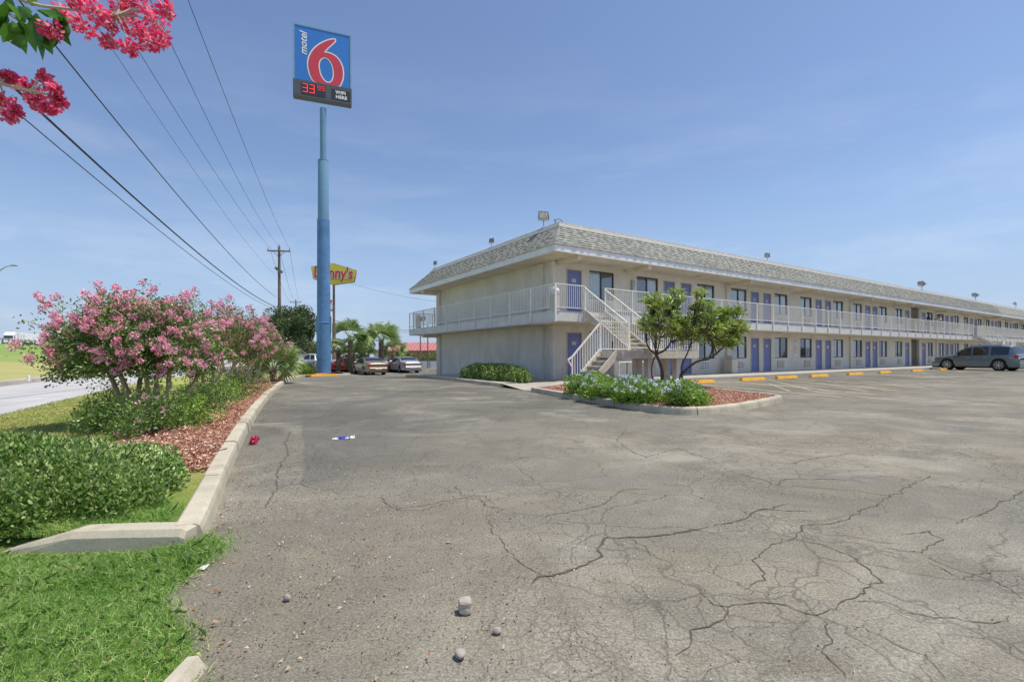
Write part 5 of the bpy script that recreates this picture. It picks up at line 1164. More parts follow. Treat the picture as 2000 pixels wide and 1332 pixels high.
crepe_tree('crepe_myrtle', (t1.x, t1.y, .08), 'nearest and fullest pink flowering crepe myrtle with pale bare multi trunks', 1.16, 1.2, .36, 2.10, 680, 66, .052, M['crepe'], 3,
    [(-.22, .05, -.58, .1, 1.0), (-.02, -.05, -.22, -.2, 1.1), (.22, .0, .20, -.2, 1.15), (.40, .05, .58, .0, 1.15), (.05, .2, .1, .4, 1.1), (.46, .25, .85, .4, 1.0), (-.2, .3, -.42, .6, 1.0)], .84, (.08, 0))
tt = [(12.2, 1.55, 1.55, 1.5, .40, 2.42, 320, 58, .056, 11, 'second crepe myrtle from the camera, dense with paler pink clusters'), (15.4, 1.5, 1.5, 1.6, .50, 2.55, 240, 58, .066, 12, 'third crepe myrtle in the left row, mixed leaf and pink'), (18.8, 1.5, 1.55, 1.7, .5, 2.75, 220, 52, .07, 13, 'fourth crepe myrtle in the left row behind the fan palm clump'), (22.2, 1.7, 1.6, 1.8, .5, 2.8, 170, 50, .085, 14, 'last crepe myrtle of the left row, nearest the blue pole')]
for (y, inn, rx, ry, z0, z1, ns, nl, lf_, sd_, lb_) in tt:
    p = kpt(y, inn)
    crepe_tree('crepe_myrtle', tuple(p), lb_, rx, ry, z0, z1, ns, nl, lf_, M['crepe2'], sd_, [(-.3, 0, -.5, .2, 1.1), (0, .1, -.1, -.2, 1.2), (.25, -.1, .4, -.2, 1.1), (.4, .1, .7, .4, 1.1), (.1, .3, .2, .6, 1.15)], .8 if y < 20 else .55)
# suckers and low shrubs under the row
def shrub(name, loc, rx, ry, h, n, leaf, lm, label, group=None, flowers=None, fm=None, seed=1, cat='shrub', W=.5, stems=True):
    global rng; rng = np.random.default_rng(seed); r = empty(name, loc, 0, label, cat, group)
    nb = 26; cl = rdir(nb, .4); cl[:, 2] = abs(cl[:, 2]); cr_ = rng.uniform(.35, .95, (nb, 1)); C = cl * cr_ * np.array([rx, ry, h * .88]); C[:, 2] = np.maximum(C[:, 2], .04)
    idx = rng.integers(0, nb, n); off = rdir(n) * (rng.random((n, 1)) ** .45) * np.array([rx, ry, h * .8]) * .36; P = C[idx] + off; P[:, 2] = np.abs(P[:, 2]) + .01
    D = unit(off) + rdir(n) * .8 + np.array([0, 0, .35]); leaves('foliage', P, D, leaf * rng.uniform(.6, 1.3, n), W, lm, r)
    if stems:
        mb = MB()
        for c_ in C[:14]: mb.tube([(c_[0] * .15, c_[1] * .15, 0), (c_[0] * .6, c_[1] * .6, c_[2] * .5), tuple(c_)], [.012, .008, .004], 4)
        mb.build('stems', M['barkd'], r)
    if flowers:
        k = rng.integers(0, n, flowers); Q = P[k] * np.array([1.05, 1.05, 1.06]) + np.array([0, 0, .02]); petals(Q, 16, np.full(flowers, .032), .024, 'blossoms', fm, r)
    return r
for i, (px, py, rx, h, lb_) in enumerate([(330, 852, .55, .62, 'low green shrub with lilac dots at the foot of the nearest crepe myrtle'), (395, 835, .5, .5, 'low leafy shrub between the nearest crepe myrtle and the mulch'), (250, 846, .5, .48, 'sparse shrub left of the crepe myrtle trunks behind the hedge'), (430, 806, .6, .62, 'low shrub under the second crepe myrtle'), (462, 786, .7, .6, 'low shrub under the third crepe myrtle'), (490, 772, .8, .7, 'low shrub under the fourth crepe myrtle'), (285, 818, .75, .72, 'dark sucker growth rising between the trunks of the nearest crepe myrtle')]):
    q = gp(px, py, .1); shrub('low_shrub', (q.x - .30, q.y + .1, .1), rx * .9, rx * 1.1, h * 1.25, 2600 if i != 6 else 3200, .045, M['crepe'] if i in (2,) else M['lush' if i in (1, 4) else 'crepe'], lb_, 'low shrubs under the crepe myrtles', 14 if i == 0 else 0, M['pink'], 30 + i)
# clipped hedges: leaves over a rounded box, twigs inside
def hedge(name, pts, hw_, h, n, leaf, mats, label, seed=5, cat='hedge', loc=None):
    global rng; rng = np.random.default_rng(seed)
    a, b = Vector(pts[0]), Vector(pts[1]); t = (b - a); ln_ = t.length; rz = math.atan2(t.y, t.x); c_ = (a + b) / 2
    r = empty(name, (c_.x, c_.y, loc if loc is not None else g(c_.x, c_.y) + .1), rz, label, cat)
    hx = ln_ / 2
    def shell(n, dmin, dmax, e=2.5 if n > 20000 else 3.4):
        d = rdir(n); d[:, 2] = np.abs(d[:, 2]); s_ = (np.abs(d[:, 0]) ** e + np.abs(d[:, 1]) ** e + np.abs(d[:, 2]) ** e) ** (-1 / e); P = d * s_[:, None]
        nn = .10 * np.sin(P[:, :1] * 7 + seed) * np.cos(P[:, 1:2] * 6) + .05 * np.sin(P[:, :1] * 19 + P[:, 1:2] * 13)
        P = P * (1 + nn * .8) * rng.uniform(dmin, dmax, (n, 1)); return P * np.array([hx, hw_, h]), unit(d / np.array([hx, hw_, h]))
    P, D = shell(n, .86, 1.03); leaves('foliage', P, D * .7 + rdir(n) * .8 + np.array([0, 0, .45]), leaf * rng.uniform(.6, 1.25, n), .62, mats[0], r, .2, leaf < .05)
    P, D = shell(n // 3, .35, .86); leaves('inner_foliage', P, D + rdir(n // 3), leaf * rng.uniform(.8, 1.4, n // 3), .6, mats[0], r)
    if len(mats) > 1:
        P, D = shell(n // 9, .97, 1.05); k = np.exp(-((P[:, 0] - hx * .0) / (hx * .35)) ** 2 - ((P[:, 1] + hw_ * .55) / (hw_ * .35)) ** 2) > rng.random(len(P)) * .45
        if k.sum() > 4: leaves('yellow_leaves', P[k], D[k] * .7 + rdir(int(k.sum())), leaf, .58, mats[1], r)
    P, D = shell(26, .99, 1.04); leaves('dead_leaves', P, D + rdir(26), leaf * 1.2, .5, M['dead'], r, .3, True)
    mb = MB()
    for i in range(26):
        x = random.uniform(-hx * .8, hx * .8); y = random.uniform(-hw_ * .7, hw_ * .7); mb.tube([(x * .9, y * .8, 0), (x, y, h * .5), (x * 1.05 + .05, y * 1.1, h * .85)], [.012, .009, .004], 4)
    mb.build('stems', M['barkd'], r); return r
hedge('clipped_hedge', ((-5.9, 3.02), (-2.68, 3.80)), .78, .50, 62000, .033, [M['hedge'], M['hedgey']], 'big rounded clipped hedge at the front left behind the loose kerb', 5, loc=.06)
hedge('clipped_hedge', ((-2.15, 23.0), (.50, 18.75)), 0.50, .62, 9000, .085, [M['hedge'], M['hedgey']], 'small clipped hedge against the motel end wall', 6, loc=.15)
# shrubs at the foot of the blue pole
for i, (px, py, Y, rx, h, mt, lb_) in enumerate([(583, 730, 40.5, 1.3, 1.5, 'oak', 'dark clipped shrub left of the blue pole'), (606, 731, 42, 1.0, 1.3, 'oak', 'second dark clipped shrub touching the blue pole on its left'), (592, 731, 37.6, .8, .9, 'lush', 'loose pale green bush before the dark shrubs by the pole'), (566, 736, 34., .9, 1.2, 'crepe2', 'olive bush between the last crepe myrtle and the pole'), (605, 732, 37.8, .6, .8, 'crepe2', 'small bush just left of the pole foot')]):
    x = P2(px, Y); shrub('bush', (x, Y, g(x, Y)), rx, rx * .8, h, 2200, .11, M[mt], lb_, 'bushes round the pole foot', 0, None, 50 + i)
for i, (px, Y, rx, h) in enumerate([(802, 66, 2.4, 2.2), (822, 67, 2.4, 2.3), (843, 66, 2.4, 2.2), (862, 67, 2.4, 2.2)]):
    x = P2(px, Y); shrub('oleander', (x, Y, g(x, Y)), rx, rx * .6, h, 1500, .2, M['crepe2'], ['leftmost oleander in front of the red roofed building', 'oleander second from left before the red roofed building', 'oleander left of the motel corner, before the red building', 'oleander mostly hidden behind the motel corner'][i], 'oleanders before the red roof', 0, None, 60 + i)
# flowering island bush
fb = Vector((0, 0, 0))
rng = np.random.default_rng(21); fbr = empty('plumbago_bush', (2.86, 11.45, .12), math.atan2(-.91, .41), 'sprawling bright green bush with pale blue flowers in the island', 'bush')
n = 30000; cc = []
for i in range(70):
    a = rng.uniform(-2.1, 1.75); b = rng.uniform(-1, 1) * (.45 + .28 * math.sin((a + 2.1) / 3.85 * PI)); cc.append((a, b + .04 + .10 * (a > .6), rng.uniform(.08, .47) * (1 - .45 * abs(b))))
cc = np.array(cc); idx = rng.integers(0, len(cc), n); off = rdir(n) * (rng.random((n, 1)) ** .4) * np.array([.26, .24, .19]); P = cc[idx] + off; P[:, 2] = np.abs(P[:, 2])
leaves('foliage', P, unit(off) + rdir(n) * .7 + np.array([0, 0, .5]), .062 * rng.uniform(.6, 1.3, n), .5, M['lush'], fbr)
top = P[(P[:, 2] > .20) | (off[:, 1] < -.2) | (off[:, 0] > .2)]; k = rng.integers(0, len(top), 420); petals(top[k] + np.array([0, 0, .055]), 26, np.full(420, .038), .030, 'flowers', M['plumb'], fbr)
mb = MB()
for c_ in cc[:50]: mb.tube([(c_[0] * .8, c_[1] * .5, 0), tuple(c_)], [.008, .004], 4)
mb.build('stems', M['barkd'], fbr)
# island trees, limbs traced
def limb(mb, pts, Y, r0, r1, base):
    r0 *= .8; r1 *= .8
    P = [dp(px, py, Y + dy) - base for px, py, dy in pts]; mb.tube(smooth3(P), [r0 + (r1 - r0) * i / (len(smooth3(P)) - 1) for i in range(len(smooth3(P)))], 7); return P
def smooth3(P):
    for _ in range(1): P = [P[0]] + [q for a, b in zip(P[:-1], P[1:]) for q in (a.lerp(b, .25), a.lerp(b, .75))] + [P[-1]]
    return P
def island_tree(label, Y, base_px, limbs, blobs, nt_, seed):
    global rng; rng = np.random.default_rng(seed); rnd = random.Random(seed)
    base = dp(*base_px, Y); base.z = .12; r = empty('island_tree', tuple(base), 0, label, 'tree'); mb = MB(); ends = []
    for pts, r0, r1 in limbs:
        P = limb(mb, pts, Y, r0, r1, base)
        if r1 < .045: ends += P[len(P) // 2:]
    mb.build('trunk', M['barkd'], r, True)
    tw = MB(); LP = []; LD = []; tips = []
    for (px, py, dy, rxp, ryp, dyr), wgt in blobs:
        for i in range(int(nt_ * wgt)):
            c_ = dp(px, py, Y + dy) - base; d = Vector((rnd.gauss(0, 1), rnd.gauss(0, 1), rnd.gauss(0, 1))).normalized() * rnd.uniform(.25, 1.08) ** .7
            tips.append((c_ + Vector((d.x * rxp * Y / F, d.y * dyr, d.z * ryp * Y / F)), c_))
    for tip, c_ in tips:
        e = min(ends, key=lambda q: (q - tip).length + rnd.uniform(0, .3)); m1 = e.lerp(tip, .5) + Vector((rnd.uniform(-.1, .1), rnd.uniform(-.1, .1), rnd.uniform(-.12, .06)))
        tw.tube([e, m1, tip], [.016, .010, .005], 4, False); ax = ((tip - m1).normalized() + Vector((0, 0, .7))).normalized()
        for j in range(10):
            a = rnd.uniform(0, 2 * PI); v = ax.orthogonal().normalized(); w_ = ax.cross(v); dd = (v * math.cos(a) + w_ * math.sin(a)) * rnd.uniform(.6, 1.1) + ax * rnd.uniform(.0, .8)
            q = tip - ax * rnd.uniform(0, .10); LP.append(tuple(q)); LD.append(tuple(dd))
    tw.build('twigs', M['barkd'], r); n = len(LP)
    leaves('foliage', np.array(LP), np.array(LD), .24 * rng.uniform(.5, 1.15, n), .17, M['loquat'], r, .12); return r
island_tree('left of the two island trees, upright with forked dark trunk', 16.3, (1292, 748), [([(1292, 750, 0), (1294, 728, 0), (1289, 708, 0), (1281, 692, 0)], .075, .06), ([(1281, 692, 0), (1266, 680, 0), (1261, 662, .1), (1262, 640, .1), (1275, 615, .2)], .045, .02), ([(1281, 692, 0), (1300, 684, 0), (1311, 668, -.1), (1313, 645, -.1), (1308, 620, 0)], .05, .02), ([(1281, 692, 0), (1279, 668, .4), (1283, 640, .5)], .035, .018), ([(1274, 740, 0), (1272, 716, 0), (1279, 696, 0)], .03, .03), ([(1283, 690, 0), (1290, 660, -.5), (1286, 635, -.5)], .03, .015), ([(1283, 690, 0), (1272, 660, -.4), (1262, 640, -.6)], .025, .015)],
    [((1295, 625, 0, 44, 38, .95), .62), ((1283, 585, 0, 30, 14, .45), .18), ((1320, 580, 0, 16, 20, .35), .14), ((1264, 632, 0, 16, 16, .4), .12), ((1338, 645, 0, 28, 28, .5), .3)], 240, 71)
island_tree('right of the two island trees, leaning right over the red mulch', 15.7, (1328, 752), [([(1328, 756, 0), (1330, 738, 0), (1331, 730, 0)], .085, .075), ([(1331, 731, 0), (1331, 712, 0), (1340, 696, 0), (1350, 672, .2), (1350, 650, .2)], .045, .018), ([(1331, 731, 0), (1346, 716, 0), (1362, 705, 0), (1385, 701, 0), (1400, 690, 0), (1416, 676, 0), (1424, 660, 0)], .06, .022), ([(1385, 701, 0), (1392, 680, .3), (1390, 655, .3)], .035, .018), ([(1400, 692, 0), (1392, 668, -.4), (1378, 650, -.5)], .03, .018)],
    [((1385, 640, 0, 52, 34, .95), .66), ((1372, 597, 0, 22, 18, .4), .16), ((1428, 608, 0, 28, 9, .35), .16), ((1440, 640, 0, 24, 12, .35), .15), ((1420, 665, 0, 28, 14, .5), .2), ((1366, 572, 0, 9, 9, .2), .05)], 265, 72)
# the big oak beyond the row
def crown_tree(name, px, pyb, Y, wpx, ytop, ybot, n, leaf, mt, label, seed, group=None, trunkpx=None):
    global rng; rng = np.random.default_rng(seed); rnd = random.Random(seed); x = P2(px, Y); zg = g(x, Y); r = empty(name, (x, Y, zg), 0, label, 'tree', group)
    zt_ = H + ray(px, ytop)[1] * Y - zg; zb_ = H + ray(px, ybot)[1] * Y - zg; rx = wpx * Y / F / 2; zc = (zt_ + zb_) / 2; rz_ = (zt_ - zb_) / 2
    nb = 46; D = rdir(nb, .25); C = D * rng.uniform(.35, .86, (nb, 1)) * np.array([rx, rx * .9, rz_]) + np.array([0, 0, zc]); idx = rng.integers(0, nb, n); cs_ = rng.uniform(.20, .38, nb)[idx][:, None]
    off = rdir(n) * (rng.random((n, 1)) ** .38) * np.array([rx, rx, rz_ * 1.05]) * cs_; leaves('foliage', C[idx] + off, unit(off) + rdir(n) * .9 + np.array([0, 0, .3]), leaf * rng.uniform(.6, 1.3, n), .6, M[mt], r)
    mb = MB(); tx = ((trunkpx or px) - px) * Y / F; mb.tube([(tx, 0, -.1), (tx * .7, 0, zb_ * .6), (0, 0, zb_ + rz_ * .4), (0, 0, zc)], [.32, .26, .2, .1], 9)
    for c_ in C[:16]: mb.tube([(0, 0, zb_ + rz_ * .3), (c_[0] * .5, c_[1] * .5, (zb_ + c_[2]) / 2 + .2), tuple(c_)], [.13, .08, .03], 5)
    mb.build('trunk', M['barkd'], r, True); return r
crown_tree('oak_tree', 567, 700, 52., 118, 598, 702, 24000, .20, 'oak', 'big dark rounded oak beyond the crepe myrtles, left of the blue pole', 81, None, 550)
crown_tree('oak_tree', 522, 690, 66., 60, 622, 690, 6000, .26, 'oak', 'smaller dark tree peeping over the crepe myrtles left of the oak', 82)
crown_tree('far_tree', 610, 690, 95., 60, 668, 698, 2500, .4, 'crepe2', 'low distant tree behind the pickup truck', 83, 'distant trees')
crown_tree('far_tree', 700, 690, 125., 80, 672, 698, 2500, .5, 'oak', 'low distant tree behind the palms', 84, 'distant trees')
# fan palms
def fan_palm(px, Y, pyc, scale, nf, trunk_r, label, seed, name='fan_palm'):
    global rng; rng = np.random.default_rng(seed); rnd = random.Random(seed); x = P2(px, Y); zg = g(x, Y) + .02; zc = H + ray(px, pyc)[1] * Y - zg
    r = empty(name, (x, Y, zg), 0, label, 'palm', 'fan palms'); crown = Vector((0, 0, zc)); fr_ = MB(); pet = MB(); dead = MB()
    for i in range(nf):
        az = rnd.uniform(0, 2 * PI); el = math.asin(rnd.uniform(-.25, 1.)); d0 = Vector((math.cos(az) * math.cos(el), math.sin(az) * math.cos(el), math.sin(el))); plen = scale * rnd.uniform(.40, .62)
        c_ = crown + d0 * plen; pet.tube([crown - Vector((0, 0, .15)), crown.lerp(c_, .5) + Vector((0, 0, .05)), c_], [.022, .016, .011], 4)
        up = Vector((0, 0, 1)); s_ = d0.cross(up); s_ = s_.normalized() if s_.length > .1 else Vector((1, 0, 0)); nn = s_.cross(d0); ro = rnd.uniform(-1.1, 1.1); s_, nn = s_ * math.cos(ro) + nn * math.sin(ro), nn * math.cos(ro) - s_ * math.sin(ro); tgt = dead if (el < -.2 and rnd.random() < .5) else fr_
        for j in range(17):
            an = (j / 16 - .5) * 2 * 1.45; dd = (d0 * math.cos(an) + s_ * math.sin(an)).normalized(); L_ = scale * rnd.uniform(.50, .66) * (1 - .15 * abs(an)); w_ = dd.cross(nn).normalized() * .027 * scale
            m1 = c_ + dd * L_ * .6 + nn * .04; tp_ = c_ + dd * L_ - up * L_ * rnd.uniform(.04, .26)
            tgt.add([c_, m1 + w_, tp_, m1 - w_], [(0, 1, 2, 3)])
    fr_.build('fronds', M['palm'], r)
    if dead.V: dead.build('dry_fronds', M['dead'], r)
    pet.build('petioles', M['palm'], r)
    mb = MB(); mb.tube([(0, 0, -.05), (0, 0, zc * .6), (0, 0, zc)], [trunk_r, trunk_r * .9, trunk_r * .8], 10)
    for i in range(int(zc * 34)):
        a = i * 2.4; z = zc * (i + 1) / (zc * 34); c_, s_ = math.cos(a), math.sin(a); mb.bar((c_ * trunk_r * .8, s_ * trunk_r * .8, z), (c_ * (trunk_r + .05), s_ * (trunk_r + .05), z + .12), .07, .03)
    mb.build('trunk', M['barkt'], r); return r
m, t, b = newmat('palm_trunk'); t.links.new(ramp(t, noise(t, objc(t), 14, 4, .8), [(.35, (.10, .07, .045)), (.6, (.32, .24, .17)), (.75, (.6, .52, .42))]), b.inputs['Base Color']); b.inputs['Roughness'].default_value = .9; M['barkt'] = m
fan_palm(685, 43.0, 664, 1.95, 34, .22, 'left fan palm right of the blue pole, tall crown', 91)
fan_palm(745, 46.5, 664, 2.05, 34, .26, 'right fan palm with stubby dotted trunk above the tan sedan', 92)
fan_palm(707, 45.0, 690, 1.35, 20, .2, 'low fan palm between the two taller ones', 93)
fan_palm(661, 43.6, 686, 1.25, 18, .2, 'shaded fan palm hugging the blue pole', 94)
fan_palm(768, 49.0, 686, 1.5, 22, .2, 'fan palm furthest right beside the silver sedan', 95)
fan_palm(694, 44.5, 708, 1.0, 14, .35, 'squat young palm stump behind the tan sedan', 96)
q = kpt(20.5, .75); p_ = fan_palm(533, 20.6, 722, 1.4, 30, .12, 'small fan palm at the kerb where the crepe myrtle row ends', 97, 'dwarf_palm')
# ---- the crepe myrtle overhead at the top left: trunk outside the picture, a bough hanging in
rng = np.random.default_rng(41); rnd = random.Random(41)
ot = empty('overhanging_tree', (-3.3, .9, .012), 0, 'overhead bough of hot pink blossoms and green leaves entering the top left corner', 'tree')
ob = Vector(ot.location); mb = MB()
def q_(px, py, Y): return dp(px, py, Y) - ob
mb.tube([(0, 0, 0), (.05, .1, 1.0), (.1, .3, 2.0), (.3, .7, 2.7)], [.07, .06, .05, .04], 8); mb.build('trunk', M['bark'], ot, True)
br = MB(); Yb = 2.0; s0 = Vector((.3, .7, 2.7))
B1 = [s0, q_(-60, -40, Yb), q_(60, 10, Yb), q_(150, 20, Yb), q_(230, 30, Yb)]; B2 = [s0, q_(-80, 120, Yb), q_(0, 165, Yb), q_(60, 178, Yb), q_(95, 185, Yb)]
B3 = [q_(-60, -40, Yb), q_(30, 40, Yb), q_(90, 62, Yb), q_(110, 70, Yb)]; B4 = [q_(-80, 120, Yb), q_(-10, 205, Yb), q_(20, 218, Yb)]
for P in (B1, B2, B3, B4): br.tube(smooth3(P), [.012] * 1 + [.006] * (len(smooth3(P)) - 1), 5)
bl_ = []; rd = []
for (px, py, rp_) in [(100, 60, 20), (130, 30, 24), (165, 52, 22), (190, 22, 24), (215, 50, 18), (212, 82, 12), (245, 25, 26), (280, 15, 26), (305, 45, 28), (290, 80, 24), (255, 92, 18), (315, 78, 15), (265, 60, 20), (235, 5, 20), (150, 8, 20), (325, 20, 14),
    (20, 150, 8), (42, 168, 16), (62, 178, 18), (85, 150, 10), (98, 165, 12), (112, 180, 14), (118, 198, 9), (78, 205, 16), (100, 214, 12), (30, 218, 9), (8, 196, 14), (20, 228, 12), (60, 196, 8), (4, 150, 10)]:
    Y = Yb + rnd.uniform(-.12, .12); c_ = q_(px, py, Y); bl_.append(tuple(c_)); rd.append(rp_ * Y / F * .85)
    n0 = min([p for P in (B1, B2, B3, B4) for p in P[1:]], key=lambda p: (p - c_).length); br.tube([n0, n0.lerp(c_, .5) + Vector((0, 0, .01)), c_], [.004, .003, .002], 4)
    for k in range(10): e = c_ + Vector((rnd.gauss(0, 1), rnd.gauss(0, 1), rnd.gauss(0, 1))) * rp_ * Y / F * .42; br.tube([c_, e], [.0018, .0012], 3)
br.build('branch', M['bark'], ot)
C = np.repeat(np.array(bl_), 75, axis=0); R_ = np.repeat(np.array(rd), 75)[:, None]; off = rdir(len(C)) * (rng.random((len(C), 1)) ** .6) * R_
leaves('blossoms', C + off, unit(off) + rdir(len(C)) * .9, .021 * rng.uniform(.4, 1.3, len(C)), .95, M['hotpink'], ot, .5, True)
lp = []; ld = []; ll = []
for (px, py, dx, dy, L_) in [(20, 10, -30, 40, .09), (8, 30, -20, 40, .09), (45, 35, 0, 50, .09), (70, 18, 40, 15, .085), (60, 40, 25, 60, .11), (82, 48, 18, 60, .11), (30, 45, -20, 30, .07), (95, 20, 30, 25, .07), (110, 30, 20, 40, .07), (10, 5, 20, 20, .08), (50, 5, 20, -20, .07), (88, 62, 10, 40, .08), (120, 45, 10, 30, .05), (0, 40, 20, 30, .08), (35, 15, 30, 25, .08), (76, 30, -10, 50, .09)]:
    for k in range(2):
        a_ = q_(px + rnd.uniform(-6, 6), py + rnd.uniform(-5, 5), Yb + rnd.uniform(-.06, .06)); b_ = q_(px + dx, py + dy, Yb + rnd.uniform(-.06, .06)); lp.append(tuple(a_)); ld.append(tuple(b_ - a_)); ll.append(L_ * rnd.uniform(1.0, 1.6))
leaves('leaves', np.array(lp), np.array(ld), np.array(ll), .55, M['bigleaf'] if 'bigleaf' in M else leafmat('bough_leaf', [(.03, .09, .015), (.07, .20, .02), (.12, .30, .03)], .35, .45), ot, .2, True)

# ============================================================ GRASS, CHIPS, LITTER
def inpoly(P, poly):
    x, y = P[:, 0], P[:, 1]; ins = np.zeros(len(P), bool); n = len(poly); j = n - 1
    for i in range(n):
        xi, yi = poly[i]; xj, yj = poly[j]; c_ = ((yi > y) != (yj > y)) & (x < (xj - xi) * (y - yi) / (yj - yi + 1e-12) + xi); ins ^= c_; j = i
    return ins
def blades(name, P, Lb, wid, mt, lean=.55):
    n = len(P); D = rng.normal(size=(n, 3)) * lean; D[:, 2] = 1; D = unit(D); Ls = Lb[:, None]; Sd = unit(np.cross(D, rng.normal(size=(n, 3)))) ; bend = rng.normal(size=(n, 3)) * .35; bend[:, 2] = -.12
    V = np.empty((n, 5, 3)); wd = wid * rng.uniform(.6, 1.3, (n, 1)); V[:, 0] = P - Sd * wd; V[:, 1] = P + Sd * wd; m1 = P + D * Ls * .55; V[:, 2] = m1 + Sd * wd * .8; V[:, 4] = m1 - Sd * wd * .8; V[:, 3] = P + D * Ls + bend * Ls
    me = mknp(name, V.reshape(-1, 3), np.arange(5 * n).reshape(n, 5), mt); return me
rng = np.random.default_rng(55)
def nz2(P, s): return .5 + .25 * (np.sin(P[:, 0] * s + 1.3 * np.sin(P[:, 1] * s * .7)) + np.sin(P[:, 1] * s * 1.3 + 2 * np.sin(P[:, 0] * s * .5)))
P = np.c_[rng.uniform(-3.7, -.9, 190000), rng.uniform(1.35, 3.08, 190000)]
ragged = [(x, y) for x, y in lawn]; jit = P + rng.normal(size=P.shape) * .045; k = inpoly(jit, ragged) & (P[:, 0] > -1.12 * P[:, 1] - .1)
k &= ~((P[:, 1] > 2.84) & (P[:, 0] < -2.0) & (P[:, 1] < 3.02)); k &= (rng.random(len(P)) < .35 + .65 * np.clip((-1.55 - P[:, 0]) * 2.2 + nz2(P, 6) * .5, 0, 1)); P = P[k]
tag(blades('lawn_grass', np.c_[P, np.full(len(P), .01)], rng.uniform(.022, .062, len(P)) * (.7 + .6 * nz2(P, 5)), .0015, M['blade'], .75), 'bright green lawn blades in the front left corner', 'grass', kind='stuff')
# taller grass between the loose kerb and the hedge, and tufts against the kerbs
P1 = np.c_[rng.uniform(-3.9, -2.1, 16000), rng.uniform(3.0, 3.5, 16000)]; Z1 = np.full(len(P1), .06); k = P1[:, 0] < np.array([kin(y) - .16 for y in P1[:, 1]]); P1 = P1[k]; Z1 = Z1[k]
P2_ = np.c_[rng.normal(-1.92, .085, 2600), rng.normal(2.86, .10, 2600)]
tag(blades('kerb_grass', np.r_[np.c_[P1, Z1], np.c_[P2_, np.full(len(P2_), .01)]], rng.uniform(.04, .11, len(P1) + len(P2_)), .002, M['blade'], .5), 'longer grass tufts round the loose kerb before the hedge', 'grass', kind='stuff')
VP = []
for _ in range(60000):
    y = 4.2 + 14 * random.random() ** 1.5; a = kin(y) - 1.5; b = rp(y, 4.3)[0]; f = random.random(); VP.append((a + (b - a) * f, y, .10 - .055 * f))
VP = np.array(VP); VP = VP[VP[:, 0] > -1.1 * VP[:, 1] - .5]
tag(blades('verge_grass', VP, rng.uniform(.02, .055, len(VP)), .004, M['bladey'], .7), 'patchy yellow green grass between crepe myrtles and road', 'grass', kind='stuff')
# mulch chips
def chips(name, P, label):
    n = len(P); D = rdir(n); D[:, 2] *= .3; o = leaves(name, P, D, .040 * rng.uniform(.5, 1.5, n), .42, M['chip'], None, .2); tag(o, label, 'mulch', kind='stuff')
cp = []
for _ in range(14000):
    y = 4.5 + 15 * random.random() ** 1.6; cp.append((kin(y) - .2 - random.random() * 1.2, y, .128 + random.random() * .012 + g(kin(y), y)))
chips('mulch_chips', np.array(cp), 'red brown bark chips beside the left kerb')
P = np.c_[rng.uniform(.6, 7, 60000), rng.uniform(9.4, 19.5, 60000)]; P = P[inpoly(P, [tuple(p) for p in inner] + [(2.9, 19.7), (1.4, 16.6)])][:24000]
chips('mulch_chips', np.c_[P, rng.uniform(.132, .146, len(P))], 'red brown bark chips filling the planting island')
# litter: leaves and petals near the lawn edge and along the kerb
Q = []; 
for _ in range(900):
    r_ = random.random()
    if r_ < .55: y = random.uniform(1.3, 3.1); x = -1.15 - .25 * (y - 1.6) + random.gauss(0, .45)
    elif r_ < .85: y = 3 + 8 * random.random() ** 1.4; x = kin(y) + .03 + abs(random.gauss(0, .14))
    else: y = random.uniform(1.5, 5); x = random.uniform(-1.5, 3)
    if x > -1.05 * y - .2: Q.append((x, y, .012 + random.random() * .008))
Q = np.array(Q); D = rdir(len(Q)); D[:, 2] *= .25
tag(leaves('fallen_litter', Q, D, .018 * rng.uniform(.35, 1.5, len(Q)), .5, M['litter'], None, .25), 'small dry leaves and petals strewn over the asphalt edge', 'litter', kind='stuff')
G = np.c_[rng.normal(-.7, .95, 5200), rng.uniform(1.25, 5.2, 5200)]; G[:, 0] -= .30 * (G[:, 1] - 2.5); kk = (G[:, 0] > np.array([kin(y) + .03 if y > 3 else -1.3 - .28 * (y - 1.8) for y in G[:, 1]])); G = G[kk]
D = rdir(len(G)); D[:, 2] *= .3; m, t, b = newmat('grit'); t.links.new(ramp(t, nd(t, 'ShaderNodeNewGeometry').outputs['Random Per Island'], [(.1, (.08, .06, .045)), (.5, (.18, .145, .11)), (.8, (.36, .31, .25)), (.96, (.7, .66, .6))]), b.inputs['Base Color']); b.inputs['Roughness'].default_value = .9
tag(leaves('grit', np.c_[G, rng.uniform(.006, .012, len(G))], D, .0075 * rng.uniform(.4, 1.8, len(G)), .7, m, None, .5), 'fine grit and crumbs strewn on the dirty asphalt by the lawn', 'grit', kind='stuff')
